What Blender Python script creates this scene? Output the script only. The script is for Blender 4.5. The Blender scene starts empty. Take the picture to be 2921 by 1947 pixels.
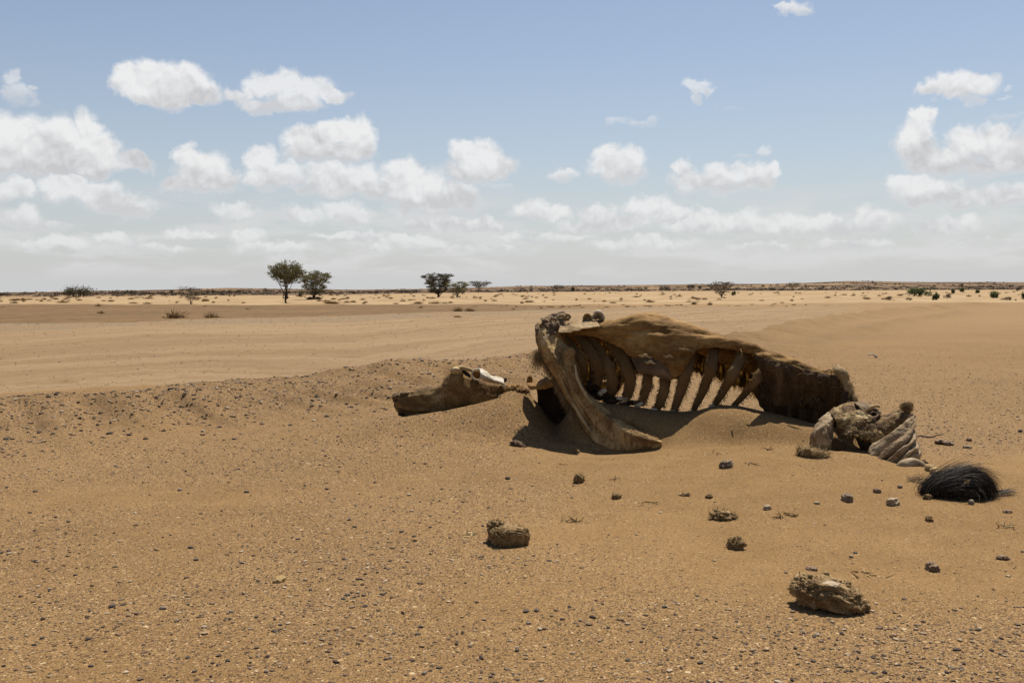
import bpy, bmesh, math, random
import numpy as np
from mathutils import Vector, Matrix

random.seed(7)
rng = np.random.default_rng(7)
scene = bpy.context.scene
COL = scene.collection

# ------------------------------------------------------------------ camera
W, H, FL = 2921.0, 1947.0, 2806.0          # photograph size and focal length in its pixels
CX, CY = W / 2, H / 2
HORIZON = 826.0
CAMZ = 0.75
pitch = math.atan((CY - HORIZON) / FL)
roll = math.radians(0.35)
Fv = np.array([0, math.cos(pitch), -math.sin(pitch)])
r0 = np.array([1.0, 0, 0])
u0 = np.array([0, math.sin(pitch), math.cos(pitch)])
Rv = r0 * math.cos(roll) - u0 * math.sin(roll)
Uv = u0 * math.cos(roll) + r0 * math.sin(roll)
cam_data = bpy.data.cameras.new('camera')
cam = bpy.data.objects.new('camera', cam_data)
COL.objects.link(cam)
M = Matrix(((Rv[0], Uv[0], -Fv[0], 0), (Rv[1], Uv[1], -Fv[1], 0), (Rv[2], Uv[2], -Fv[2], CAMZ), (0, 0, 0, 1)))
cam.matrix_world = M
cam_data.sensor_fit = 'HORIZONTAL'
cam_data.angle = 2 * math.atan(W / 2 / FL)
cam_data.clip_start = 0.05
cam_data.clip_end = 20000
scene.camera = cam

# ------------------------------------------------------------------ light and exposure
SUN_AZ, SUN_EL = math.radians(24.0), math.radians(61.0)
sun_dir = np.array([math.sin(SUN_AZ) * math.cos(SUN_EL), math.cos(SUN_AZ) * math.cos(SUN_EL), math.sin(SUN_EL)])
sd = bpy.data.lights.new('sun', 'SUN')
sd.energy = 5.0
sd.angle = math.radians(0.53)
sd.color = (1.0, 0.945, 0.86)
sun = bpy.data.objects.new('sun', sd)
COL.objects.link(sun)
sun.rotation_euler = Vector((-sun_dir[0], -sun_dir[1], -sun_dir[2])).to_track_quat('-Z', 'Y').to_euler()
sun.location = (0, 0, 30)
scene.view_settings.view_transform = 'Standard'
scene.view_settings.look = 'None'
EXPO = 0.5
scene.view_settings.exposure = EXPO
scene.view_settings.gamma = 1.0
scene.view_settings.use_curve_mapping = False
scene.render.engine = 'CYCLES'
scene.cycles.max_bounces = 6
scene.cycles.diffuse_bounces = 3
scene.cycles.transparent_max_bounces = 8
scene.cycles.use_denoising = True


def srgb(r, g, b):
    f = lambda c: (c / 255 / 12.92) if c / 255 <= 0.04045 else ((c / 255 + 0.055) / 1.055) ** 2.4
    return (f(r), f(g), f(b))


# ------------------------------------------------------------------ sky (world)
world = bpy.data.worlds.new('World')
scene.world = world
world.use_nodes = True
wt = world.node_tree
wt.nodes.clear()
SKY_STRENGTH = 0.068


class NB:
    """small node-building helper"""
    def __init__(self, tree):
        self.t = tree

    def new(self, kind, **kw):
        n = self.t.nodes.new(kind)
        for k, v in kw.items():
            setattr(n, k, v)
        return n

    def link(self, a, b):
        self.t.links.new(a, b)

    def setin(self, sock, v):
        if hasattr(v, 'is_output') or isinstance(v, bpy.types.NodeSocket):
            self.link(v, sock)
        else:
            sock.default_value = v

    def math(self, op, a, b=None, c=None, clamp=False):
        n = self.new('ShaderNodeMath', operation=op)
        n.use_clamp = clamp
        self.setin(n.inputs[0], a)
        if b is not None:
            self.setin(n.inputs[1], b)
        if c is not None:
            self.setin(n.inputs[2], c)
        return n.outputs[0]

    def vec(self, op, a, b=None, c=None):
        n = self.new('ShaderNodeVectorMath', operation=op)
        self.setin(n.inputs[0], a)
        if b is not None:
            self.setin(n.inputs[1], b)
        if c is not None:
            self.setin(n.inputs[2], c)
        return n.outputs['Value'] if op in ('LENGTH', 'DOT_PRODUCT', 'DISTANCE') else n.outputs[0]

    def smooth(self, x, lo, hi, to0=0.0, to1=1.0):
        n = self.new('ShaderNodeMapRange', interpolation_type='SMOOTHSTEP')
        self.setin(n.inputs['Value'], x)
        self.setin(n.inputs['From Min'], lo)
        self.setin(n.inputs['From Max'], hi)
        self.setin(n.inputs['To Min'], to0)
        self.setin(n.inputs['To Max'], to1)
        return n.outputs[0]

    def lin(self, x, lo, hi, to0=0.0, to1=1.0):
        n = self.new('ShaderNodeMapRange')
        n.clamp = True
        self.setin(n.inputs['Value'], x)
        self.setin(n.inputs['From Min'], lo)
        self.setin(n.inputs['From Max'], hi)
        self.setin(n.inputs['To Min'], to0)
        self.setin(n.inputs['To Max'], to1)
        return n.outputs[0]

    def mix(self, fac, a, b, mode='MIX'):
        n = self.new('ShaderNodeMix', data_type='RGBA', blend_type=mode)
        self.setin(n.inputs[0], fac)
        for s, v in ((n.inputs[6], a), (n.inputs[7], b)):
            if isinstance(v, tuple):
                v = (v[0], v[1], v[2], 1.0)
            self.setin(s, v)
        return n.outputs[2]

    def noise(self, vector, scale, detail=3.0, rough=0.5, dist=0.0, dims='3D', color=False):
        n = self.new('ShaderNodeTexNoise')
        n.noise_dimensions = dims
        if vector is not None:
            self.link(vector, n.inputs['Vector'])
        n.inputs['Scale'].default_value = scale
        n.inputs['Detail'].default_value = detail
        n.inputs['Roughness'].default_value = rough
        n.inputs['Distortion'].default_value = dist
        return n.outputs['Color' if color else 'Fac']


def az_el(px, py):
    d = Fv * FL + Rv * (px - CX) + Uv * (CY - py)
    return math.degrees(math.atan2(d[0], d[1])), math.degrees(math.atan2(d[2], math.hypot(d[0], d[1])))


# clouds of the photograph as groups of puffs: (base row, strength, [(x, y, rx, ry), ...]) in a 2352 px wide copy
CLOUDS = [
    (250, .55, [(35, 178, 20, 26), (40, 220, 40, 26), (76, 206, 14, 9)]),
    (262, 1, [(300, 185, 46, 36), (345, 175, 50, 40), (395, 195, 60, 48), (445, 195, 52, 42), (330, 215, 60, 24), (430, 225, 70, 22)]),
    (268, .8, [(545, 222, 46, 20), (590, 200, 45, 28), (650, 195, 50, 36), (705, 205, 52, 30), (765, 216, 38, 16), (600, 246, 62, 16), (680, 236, 60, 18)]),
    (408, 1, [(10, 310, 60, 50), (80, 330, 60, 55), (130, 325, 50, 60), (195, 310, 34, 50), (235, 345, 48, 44), (60, 365, 110, 40), (190, 375, 100, 30), (310, 372, 36, 28)]),
    (500, .8, [(30, 432, 60, 26), (150, 430, 60, 36), (225, 445, 60, 32), (280, 470, 70, 25), (330, 486, 32, 13)]),
    (540, .75, [(60, 503, 50, 27), (110, 520, 52, 18)]),
    (450, .95, [(438, 365, 30, 38), (470, 392, 56, 42), (520, 408, 32, 25), (405, 422, 44, 20), (450, 432, 84, 16)]),
    (452, .85, [(605, 368, 38, 34), (645, 395, 58, 36), (590, 408, 36, 26), (612, 442, 30, 9)]),
    (376, 1, [(700, 318, 50, 30), (745, 310, 50, 32), (800, 300, 52, 30), (830, 325, 34, 44), (750, 350, 96, 24)]),
    (460, .85, [(760, 402, 72, 36), (825, 415, 58, 34), (868, 428, 40, 22), (760, 435, 90, 16)]),
    (500, .9, [(935, 390, 50, 28), (955, 425, 74, 46), (1060, 455, 46, 40), (1000, 475, 100, 24)]),
    (425, .9, [(1070, 352, 38, 26), (1115, 358, 44, 34), (1150, 382, 38, 22), (1090, 392, 70, 26)]),
    (440, .35, [(1140, 428, 36, 10)]),
    (420, .7, [(1295, 403, 46, 17)]),
    (424, .85, [(1395, 345, 34, 22), (1440, 372, 42, 38), (1400, 382, 40, 32), (1450, 400, 34, 20)]),
    (294, .45, [(1412, 277, 28, 10), (1476, 279, 36, 14)]),
    (245, .6, [(1600, 194, 36, 15), (1622, 210, 30, 13), (1606, 228, 12, 10), (1682, 242, 26, 6)]),
    (455, .8, [(1572, 382, 26, 20), (1590, 420, 54, 28), (1660, 408, 52, 28), (1730, 405, 52, 28), (1782, 394, 20, 18), (1640, 432, 80, 18)]),
    (372, .5, [(1756, 348, 24, 14), (1704, 360, 16, 7)]),
    (40, .75, [(1828, 18, 40, 17), (1795, 12, 30, 8)]),
    (245, .9, [(2185, 192, 50, 28), (2235, 192, 50, 30), (2150, 206, 42, 14), (2240, 234, 26, 9)]),
    (285, .4, [(2318, 198, 18, 9), (2312, 224, 20, 5), (2312, 270, 54, 10)]),
    (410, 1, [(2112, 265, 32, 26), (2105, 318, 46, 52), (2140, 370, 60, 36), (2210, 338, 40, 46), (2280, 332, 54, 42), (2350, 340, 54, 44), (2250, 390, 130, 22)]),
    (492, .85, [(2080, 420, 40, 22), (2130, 440, 84, 30), (2230, 450, 104, 30), (2330, 460, 84, 32)]),
    (515, .65, [(540, 488, 56, 18)]),
    (535, .7, [(695, 492, 50, 20), (780, 485, 60, 27), (832, 504, 42, 20)]),
    (540, .85, [(1220, 478, 40, 24), (1262, 492, 50, 20), (1380, 500, 50, 24), (1345, 520, 62, 16), (1490, 482, 54, 28), (1545, 492, 42, 18), (1430, 512, 42, 14), (1010, 520, 94, 18), (1105, 514, 62, 16)]),
    (558, .8, [(1600, 508, 74, 25), (1700, 508, 62, 26), (1800, 518, 84, 26), (1900, 522, 84, 24), (2000, 506, 58, 30), (2170, 518, 84, 26)]),
    (590, .75, [(120, 560, 110, 18), (340, 575, 120, 14), (640, 572, 110, 18), (930, 560, 120, 20), (1120, 575, 120, 14), (1480, 560, 130, 20), (1720, 572, 120, 16), (1960, 566, 120, 18), (2260, 570, 110, 20)]),
    (575, .75, [(440, 535, 64, 14), (570, 545, 42, 20), (270, 550, 64, 14), (1250, 545, 120, 14), (800, 540, 90, 12)]),
]
b = NB(wt)
tc = b.new('ShaderNodeTexCoord')
sep = b.new('ShaderNodeSeparateXYZ')
b.link(tc.outputs['Generated'], sep.inputs[0])
dx, dy, dz = sep.outputs
DEG = 57.29578
az = b.math('MULTIPLY', b.math('ARCTAN2', dx, dy), DEG)
el = b.math('MULTIPLY', b.math('ARCSINE', dz), DEG)
sky = b.new('ShaderNodeTexSky', sky_type='NISHITA')
sky.sun_disc = False
sky.sun_elevation = SUN_EL
sky.sun_rotation = SUN_AZ
sky.altitude = 400
sky.air_density = 1.0
sky.dust_density = 1.0
sky.ozone_density = 1.2
# dusty air low over the desert
EX = 2 ** EXPO
haze_col = tuple(c / SKY_STRENGTH / EX for c in (0.60, 0.607, 0.62))
hz = b.math('POWER', 2.718, b.math('MULTIPLY', b.math('MAXIMUM', el, 0.0), -1 / 8.0))
sky_col = b.mix(b.math('MULTIPLY', hz, 0.97), sky.outputs[0], haze_col)

comb = b.new('ShaderNodeCombineXYZ')
b.link(az, comb.inputs[0])
b.link(el, comb.inputs[1])
P = comb.outputs[0]
# the low bank of far, merged cloud
bank = b.smooth(b.noise(b.vec('MULTIPLY', P, (0.16, 0.85, 0)), 1.0, 6.0, 0.6, 0.3, '2D'), .40, .66)
bank = b.math('MULTIPLY', bank, b.math('MULTIPLY', b.smooth(el, .2, 1.8), b.smooth(el, 6.5, 3.2)))
bank_col = tuple(c / SKY_STRENGTH / EX for c in (0.70, 0.70, 0.705))
sky_col = b.mix(b.math('MULTIPLY', bank, .75), sky_col, bank_col)
# billowing edges: the same noise warps every puff
n1 = b.noise(P, 0.62, 8.0, 0.60, 0.0, '2D', color=True)
warp = b.vec('MULTIPLY', b.vec('SUBTRACT', n1, (0.5, 0.5, 0.5)), (1.9, 1.6, 0.0))
PW = b.vec('ADD', P, warp)
def rel_noise(v):
    return b.noise(v, 0.95, 4.0, 0.52, 0.25, '2D')


relief = b.math('SUBTRACT', rel_noise(P), rel_noise(b.vec('ADD', P, (0.10, 0.34, 0))))
wob = b.math('MULTIPLY', b.math('SUBTRACT', b.noise(P, 0.5, 3.0, 0.5, 0.0, '2D'), 0.5), 1.1)
sepw = b.new('ShaderNodeSeparateXYZ')
b.link(PW, sepw.inputs[0])
ELW = sepw.outputs[1]
kk = W / 2352.0


def blob_field(clouds):
    """cloud coverage 0..1 and how far up in its cloud a point lies (0 base .. 1 top)"""
    total = None
    num = None
    for base, strength, puffs in clouds:
        acc = None
        top = -1
        for (x, y, rx, ry) in puffs:
            a0, e0 = az_el(x * kk, y * kk)
            a1, _ = az_el((x + rx) * kk, y * kk)
            _, e1 = az_el(x * kk, (y - ry) * kk)
            top = max(top, e1)
            gr_ = 1.18 if strength >= .8 else 1.08
            ra, re = abs(a1 - a0) * gr_, abs(e1 - e0) * gr_
            dcur = b.vec('LENGTH', b.vec('MULTIPLY_ADD', PW, (1 / ra, 1 / re, 0), (-a0 / ra, -e0 / re, 0)))
            acc = dcur if acc is None else b.math('MINIMUM', acc, dcur)
        _, eb = az_el(puffs[0][0] * kk, base * kk)
        k = 1.9
        cov = b.math('MULTIPLY_ADD', acc, -k, 1.13 * k, clamp=True)
        cov = b.math('MINIMUM', cov, b.math('MULTIPLY_ADD', ELW, 1.3, -eb * 1.3 + .35))
        cov = b.math('MULTIPLY', cov, strength)
        hgt = max(top - eb, .5)
        up = b.math('MULTIPLY_ADD', el, 1 / hgt, -eb / hgt)
        total_new = cov if total is None else b.math('MAXIMUM', total, cov)
        if num is None:
            num = up
        else:
            sel = b.math('GREATER_THAN', cov, total)
            m = b.new('ShaderNodeMix', data_type='FLOAT')
            b.link(sel, m.inputs[0])
            b.link(num, m.inputs[2])
            b.link(up, m.inputs[3])
            num = m.outputs[0]
        total = total_new
    return total, num


cloud_white = tuple(c / SKY_STRENGTH / EX for c in (0.86, 0.86, 0.86))
cloud_grey = tuple(c / SKY_STRENGTH / EX for c in (0.585, 0.585, 0.60))
hz2 = b.math('POWER', 2.718, b.math('MULTIPLY', b.math('MAXIMUM', b.math('SUBTRACT', el, 0.8), 0.0), -1 / 2.3))


def cloudy(cov, up):
    a = b.smooth(cov, 0.0, 1.0)
    lit = b.smooth(b.math('ADD', up, wob), -.05, .80)
    lit = b.math('ADD', lit, b.math('MULTIPLY', relief, 1.5), clamp=True)
    # thin rims let the light through
    lit = b.math('MAXIMUM', lit, b.math('MULTIPLY', b.math('SUBTRACT', 1.0, cov, clamp=True), .75))
    c = b.mix(lit, cloud_grey, cloud_white)
    c = b.mix(b.math('MULTIPLY', hz2, 0.62), c, haze_col)
    col = b.mix(b.math('MULTIPLY', a, 0.96), sky_col, c)
    bg = b.new('ShaderNodeBackground')
    b.link(col, bg.inputs[0])
    bg.inputs[1].default_value = SKY_STRENGTH
    return bg.outputs[0]


def mix_shader(fac, s0, s1):
    m = b.new('ShaderNodeMixShader')
    b.setin(m.inputs[0], fac)
    b.link(s0, m.inputs[1])
    b.link(s1, m.inputs[2])
    return m.outputs[0]


# sectors of the horizon, each with the clouds that reach into it
edges = [-33.0, -12.0, 3.0, 33.0]
sect = []
for i in range(len(edges) - 1):
    lo, hi = edges[i] - 1.4, edges[i + 1] + 1.4
    cl = []
    for base, st, puffs in CLOUDS:
        keep = []
        for p_ in puffs:
            k = W / 2352.0
            aa = az_el((p_[0] - p_[2]) * k, p_[1] * k)[0]
            ab = az_el((p_[0] + p_[2]) * k, p_[1] * k)[0]
            if ab > lo and aa < hi:
                keep.append(p_)
        if keep:
            cl.append((base, st, keep))
    sect.append(cloudy(*blob_field(cl)))
out = sect[-1]
for i in range(len(sect) - 2, -1, -1):
    out = mix_shader(b.math('GREATER_THAN', az, edges[i + 1]), sect[i], out)
# the rest of the horizon: the same kind of fair-weather cloud, not placed one by one
gen = b.noise(b.vec('MULTIPLY', P, (0.055, 0.16, 0)), 1.0, 7.0, 0.62, 0.0, '2D')
env = b.math('MULTIPLY', b.smooth(el, 1.0, 4.0), b.smooth(el, 20.0, 9.0))
gcov = b.math('MULTIPLY', b.math('MULTIPLY', b.math('SUBTRACT', gen, 0.53), 9.0, clamp=True), env)
gup = b.smooth(gen, .53, .70, .15, 1.0)
around = cloudy(gcov, gup)
out = mix_shader(b.math('GREATER_THAN', b.math('ABSOLUTE', az), 31.5), out, around)
clear = b.new('ShaderNodeBackground')
b.link(sky_col, clear.inputs[0])
clear.inputs[1].default_value = SKY_STRENGTH
inband = b.math('MULTIPLY', b.math('GREATER_THAN', el, 0.2), b.math('LESS_THAN', el, 22.0))
out = mix_shader(inband, clear.outputs[0], out)
wo = b.new('ShaderNodeOutputWorld')
b.link(out, wo.inputs[0])
world.cycles.sampling_method = 'MANUAL'
world.cycles.sample_map_resolution = 512

# ------------------------------------------------------------------ numeric helpers
_perm = np.random.default_rng(3).permutation(256)
_perm = np.concatenate([_perm, _perm, _perm])
_grad = np.random.default_rng(5).normal(size=(256, 3))
_grad /= np.linalg.norm(_grad, axis=1)[:, None]
_ga = np.random.default_rng(6).uniform(0, 6.283, 256)
_grad2 = np.stack([np.cos(_ga), np.sin(_ga)], -1).astype(np.float32)


def pnoise(p):
    p = np.asarray(p, float)
    i = np.floor(p).astype(np.int64)
    f = p - i
    u = f * f * f * (f * (f * 6 - 15) + 10)
    i &= 255
    res = 0
    for ox in (0, 1):
        wx = u[..., 0] if ox else 1 - u[..., 0]
        for oy in (0, 1):
            wy = u[..., 1] if oy else 1 - u[..., 1]
            for oz in (0, 1):
                wz = u[..., 2] if oz else 1 - u[..., 2]
                h = _perm[_perm[_perm[(i[..., 0] + ox) & 255] + ((i[..., 1] + oy) & 255)] + ((i[..., 2] + oz) & 255)]
                g = _grad[h]
                d = g[..., 0] * (f[..., 0] - ox) + g[..., 1] * (f[..., 1] - oy) + g[..., 2] * (f[..., 2] - oz)
                res = res + wx * wy * wz * d
    return res * 1.6


def pn2(x, y, s=0):
    ix, iy = np.floor(x).astype(np.int32), np.floor(y).astype(np.int32)
    fx, fy = (x - ix).astype(np.float32), (y - iy).astype(np.float32)
    ux, uy = fx * fx * (3 - 2 * fx), fy * fy * (3 - 2 * fy)
    res = 0
    for ox in (0, 1):
        wx = ux if ox else 1 - ux
        h0 = _perm[(ix + ox + s * 13) & 255]
        for oy in (0, 1):
            g = _grad2[_perm[h0 + ((iy + oy) & 255)]]
            res = res + wx * (uy if oy else 1 - uy) * (g[..., 0] * (fx - ox) + g[..., 1] * (fy - oy))
    return res * 1.45


def fbm(p, octv=4, gain=0.5, lac=2.03):
    p = np.asarray(p, float)
    a, s, r = 1.0, 0.0, 0.0
    for k in range(octv):
        r = r + a * pnoise(p * lac ** k + 17.3 * k)
        s += a
        a *= gain
    return r / s


def f2(x, y, s=0, octv=4, gain=0.5):
    x, y = np.asarray(x, float), np.asarray(y, float)
    x, y = np.broadcast_arrays(x, y)
    a, t, r = 1.0, 0.0, 0.0
    for k in range(octv):
        m_ = 2.03 ** k
        r = r + a * pn2(x * m_ + 17.3 * k, y * m_ + 9.1 * k, s)
        t += a
        a *= gain
    return r / t


def sstep(a, b_, x):
    t = np.clip((x - a) / (b_ - a), 0, 1)
    return t * t * (3 - 2 * t)


def p3(x, y, z=0.0):
    x = np.asarray(x, float)
    return np.stack([x, np.asarray(y, float) + 0 * x, np.asarray(z, float) + 0 * x], -1)


def C(px, py, Y):
    """world point seen at photo pixel (px, py) standing at world depth Y"""
    d = Fv * FL + Rv * (px - CX) + Uv * (CY - py)
    return np.array([0, 0, CAMZ]) + d * (Y / d[1])


def crom(Pts, n):
    """Catmull-Rom through Pts along axis 0, n samples"""
    Pts = np.asarray(Pts, float)
    m = len(Pts)
    if m == 2:
        t = np.linspace(0, 1, n).reshape((-1,) + (1,) * (Pts.ndim - 1))
        return Pts[0] * (1 - t) + Pts[1] * t
    Q = np.concatenate([[2 * Pts[0] - Pts[1]], Pts, [2 * Pts[-1] - Pts[-2]]])
    t = np.linspace(0, m - 1, n)
    i = np.minimum(t.astype(int), m - 2)
    f = (t - i).reshape((-1,) + (1,) * (Pts.ndim - 1))
    a, b_, c, d = Q[i], Q[i + 1], Q[i + 2], Q[i + 3]
    return 0.5 * (2 * b_ + (c - a) * f + (2 * a - 5 * b_ + 4 * c - d) * f ** 2 + (3 * b_ - a - 3 * c + d) * f ** 3)


def loft(ctrl, nu, nv):
    g = crom(np.asarray(ctrl, float), nu)
    g = np.swapaxes(crom(np.swapaxes(g, 0, 1), nv), 0, 1)
    return g


def grid_normals(g, flip=False):
    du = np.gradient(g, axis=0)
    dv = np.gradient(g, axis=1)
    n = np.cross(du, dv)
    n /= np.linalg.norm(n, axis=-1)[..., None] + 1e-12
    return -n if flip else n


def grid_faces(nu, nv, closev=False, off=0):
    i, j = np.meshgrid(np.arange(nu - 1), np.arange(nv if closev else nv - 1), indexing='ij')
    j2 = (j + 1) % nv
    f = np.stack([i * nv + j, (i + 1) * nv + j, (i + 1) * nv + j2, i * nv + j2], -1).reshape(-1, 4)
    return f + off


# ------------------------------------------------------------------ objects
ORIGIN = {}


def make_mesh(name, V, faces, smooth=True, attrs=None):
    V = np.asarray(V, np.float32)
    me = bpy.data.meshes.new(name)
    me.vertices.add(len(V))
    me.vertices.foreach_set('co', V.ravel())
    if not isinstance(faces, (list, tuple)):
        faces = [faces]
    faces = [np.asarray(f, np.int32) for f in faces if len(f)]
    loops = np.concatenate([f.ravel() for f in faces])
    tot = np.concatenate([np.full(len(f), f.shape[1], np.int32) for f in faces])
    start = np.concatenate([[0], np.cumsum(tot)[:-1]]).astype(np.int32)
    me.loops.add(len(loops))
    me.loops.foreach_set('vertex_index', loops)
    me.polygons.add(len(tot))
    me.polygons.foreach_set('loop_start', start)
    me.polygons.foreach_set('loop_total', tot)
    me.polygons.foreach_set('use_smooth', np.full(len(tot), smooth))
    if attrs:
        for k, v in attrs.items():
            a = me.attributes.new(k, 'FLOAT', 'POINT')
            a.data.foreach_set('value', np.asarray(v, np.float32))
    me.update(calc_edges=True)
    me.validate()
    return me


def obj(name, V, faces, mat, parent=None, smooth=True, origin=None, attrs=None, kind=None):
    """one mesh object; V in world coordinates"""
    if parent is not None:
        org = np.array(ORIGIN[parent.as_pointer()])
    else:
        org = np.array(origin if origin is not None else (0, 0, 0), float)
    me = make_mesh(name, np.asarray(V, float) - org, faces, smooth, attrs)
    if mat is not None:
        me.materials.append(mat)
    o = bpy.data.objects.new(name, me)
    COL.objects.link(o)
    if parent is not None:
        o.parent = parent
    else:
        o.location = org
    ORIGIN[o.as_pointer()] = tuple(org)
    if kind:
        o['kind'] = kind
    return o


def tag(o, label=None, cat=None, group=None, kind=None):
    for k, v in (('label', label), ('category', cat), ('group', group), ('kind', kind)):
        if v:
            o[k] = v
    return o


def thing(name, label, cat, loc, group=None):
    o = bpy.data.objects.new(name, None)
    o.empty_display_size = 0.1
    COL.objects.link(o)
    o.location = loc
    ORIGIN[o.as_pointer()] = tuple(float(c) for c in loc)
    return tag(o, label, cat, group)


def dup(root, loc, rz, s, label=None):
    c = root.copy()
    COL.objects.link(c)
    c.location = loc
    c.rotation_euler = (0, 0, rz)
    c.scale = s if isinstance(s, tuple) else (s, s, s)
    if label:
        c['label'] = label
    for ch in root.children:
        k = ch.copy()
        COL.objects.link(k)
        k.parent = c
    return c


class MB:
    def __init__(self):
        self.V, self.Q, self.T, self.n = [], [], [], 0

    def add(self, V, quads=None, tris=None):
        V = np.asarray(V, float).reshape(-1, 3)
        if quads is not None and len(quads):
            self.Q.append(np.asarray(quads) + self.n)
        if tris is not None and len(tris):
            self.T.append(np.asarray(tris) + self.n)
        self.V.append(V)
        self.n += len(V)

    def build(self, name, mat, parent=None, smooth=True, origin=None, kind=None, attrs=None):
        fs = []
        if self.Q:
            fs.append(np.concatenate(self.Q))
        if self.T:
            fs.append(np.concatenate(self.T))
        return obj(name, np.concatenate(self.V), fs, mat, parent, smooth, origin, attrs, kind)


def norm(v):
    v = np.asarray(v, float)
    return v / (np.linalg.norm(v, axis=-1, keepdims=True) + 1e-12)


def tube(mb, path, ra, rb=None, n=40, k=10, face=(0, -1, 0), rough=0.0, rscale=30.0, seed=0.0, power=1.0):
    """swept oval: ra across (perpendicular to face dir), rb along the face direction"""
    path = crom(path, n)
    ra = crom(np.asarray(ra, float).reshape(-1, 1), n)[:, 0]
    rb = ra if rb is None else crom(np.asarray(rb, float).reshape(-1, 1), n)[:, 0]
    t = norm(np.gradient(path, axis=0))
    fd = np.broadcast_to(np.asarray(face, float), t.shape)
    side = norm(np.cross(t, fd))
    out = norm(np.cross(side, t))
    a = np.linspace(0, 2 * math.pi, k, endpoint=False)
    ca, sa = np.cos(a), np.sin(a)
    if power != 1.0:
        ca, sa = np.sign(ca) * np.abs(ca) ** power, np.sign(sa) * np.abs(sa) ** power
    g = path[:, None, :] + side[:, None, :] * (ra[:, None] * ca)[..., None] + out[:, None, :] * (rb[:, None] * sa)[..., None]
    if rough:
        d = fbm(g * rscale + seed, 4) * rough
        g = g + norm(g - path[:, None, :]) * d[..., None]
    V = g.reshape(-1, 3)
    q = grid_faces(n, k, True)
    c0, c1 = path[0], path[-1]
    V = np.concatenate([V, [c0, c1]])
    ia = np.arange(k)
    t0 = np.stack([np.full(k, n * k), ia, (ia + 1) % k], -1)
    t1 = np.stack([np.full(k, n * k + 1), (n - 1) * k + (ia + 1) % k, (n - 1) * k + ia], -1)
    mb.add(V, q, np.concatenate([t0, t1]))
    return g


def sheet(mb, ctrl, nu, nv, thick, folds=(), hem=0.0, hem_scale=20.0, flip=False, holes=None, seed=0.0, grid=None):
    """thick hide-like sheet lofted through ctrl; folds = [(amplitude, scale, octaves)]; hem = ragged last edge"""
    g = loft(ctrl, nu, nv) if grid is None else grid
    n = grid_normals(g, flip)
    for amp, sc, oc in folds:
        g = g + n * (fbm(g * sc + seed, oc) * amp)[..., None]
    if hem:
        e = (fbm(p3(g[:, -1, 0] * hem_scale + seed, g[:, -1, 2] * hem_scale), 4) + .3) * hem
        v = np.linspace(0, 1, nv)
        tang = norm(g[:, -1] - g[:, -2])
        g = g + tang[:, None, :] * (e[:, None] * (v[None, :] ** 3))[..., None]
    n = grid_normals(g, flip)
    back = g - n * thick
    V = np.concatenate([g.reshape(-1, 3), back.reshape(-1, 3)])
    q = grid_faces(nu, nv)
    if holes is not None:
        gi = g.reshape(-1, 3)[q].mean(1)
        q = q[holes(gi)]
    if flip:
        q = q[:, ::-1]
    N = nu * nv
    # stitch the open boundary
    e = np.concatenate([q[:, [0, 1]], q[:, [1, 2]], q[:, [2, 3]], q[:, [3, 0]]])
    key = np.sort(e, 1)
    _, inv, cnt = np.unique(key, axis=0, return_inverse=True, return_counts=True)
    be = e[cnt[inv.ravel()] == 1]
    rim = np.stack([be[:, 1], be[:, 0], be[:, 0] + N, be[:, 1] + N], -1)
    mb.add(V, np.concatenate([q, q[:, ::-1] + N, rim]))
    return g, n


def hairs(mb, roots, dirs, length, width, droop=0.5, segs=3, jit=0.3, seed=1):
    r = np.random.default_rng(seed)
    N = len(roots)
    L = np.broadcast_to(np.asarray(length, float), (N,)) * r.uniform(.5, 1.25, N)
    d = norm(np.asarray(dirs, float) + r.normal(size=(N, 3)) * jit)
    side = norm(np.cross(d, r.normal(size=(N, 3))))
    pts = []
    cur = np.asarray(roots, float).copy()
    dd = d.copy()
    wdt = np.broadcast_to(np.asarray(width, float), (N,))
    for s in range(segs + 1):
        w = wdt * (1 - s / segs) ** .7 * .5 + wdt * 0.08
        pts.append(cur - side * w[:, None])
        pts.append(cur + side * w[:, None])
        dd = norm(dd + np.array([0, 0, -droop / segs]) + r.normal(size=(N, 3)) * jit * .35)
        cur = cur + dd * (L / segs)[:, None]
    V = np.stack(pts, 1)                      # N, 2(segs+1), 3
    m = 2 * (segs + 1)
    q = []
    for s in range(segs):
        q.append(np.stack([np.arange(N) * m + 2 * s, np.arange(N) * m + 2 * s + 1, np.arange(N) * m + 2 * s + 3, np.arange(N) * m + 2 * s + 2], -1))
    mb.add(V.reshape(-1, 3), np.concatenate(q))


_ico = {}


def ico(sub):
    if sub not in _ico:
        bm = bmesh.new()
        bmesh.ops.create_icosphere(bm, subdivisions=sub, radius=1.0)
        bm.verts.index_update()
        V = np.array([v.co[:] for v in bm.verts])
        T = np.array([[v.index for v in f.verts] for f in bm.faces])
        bm.free()
        _ico[sub] = (V, T)
    return _ico[sub]


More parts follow.
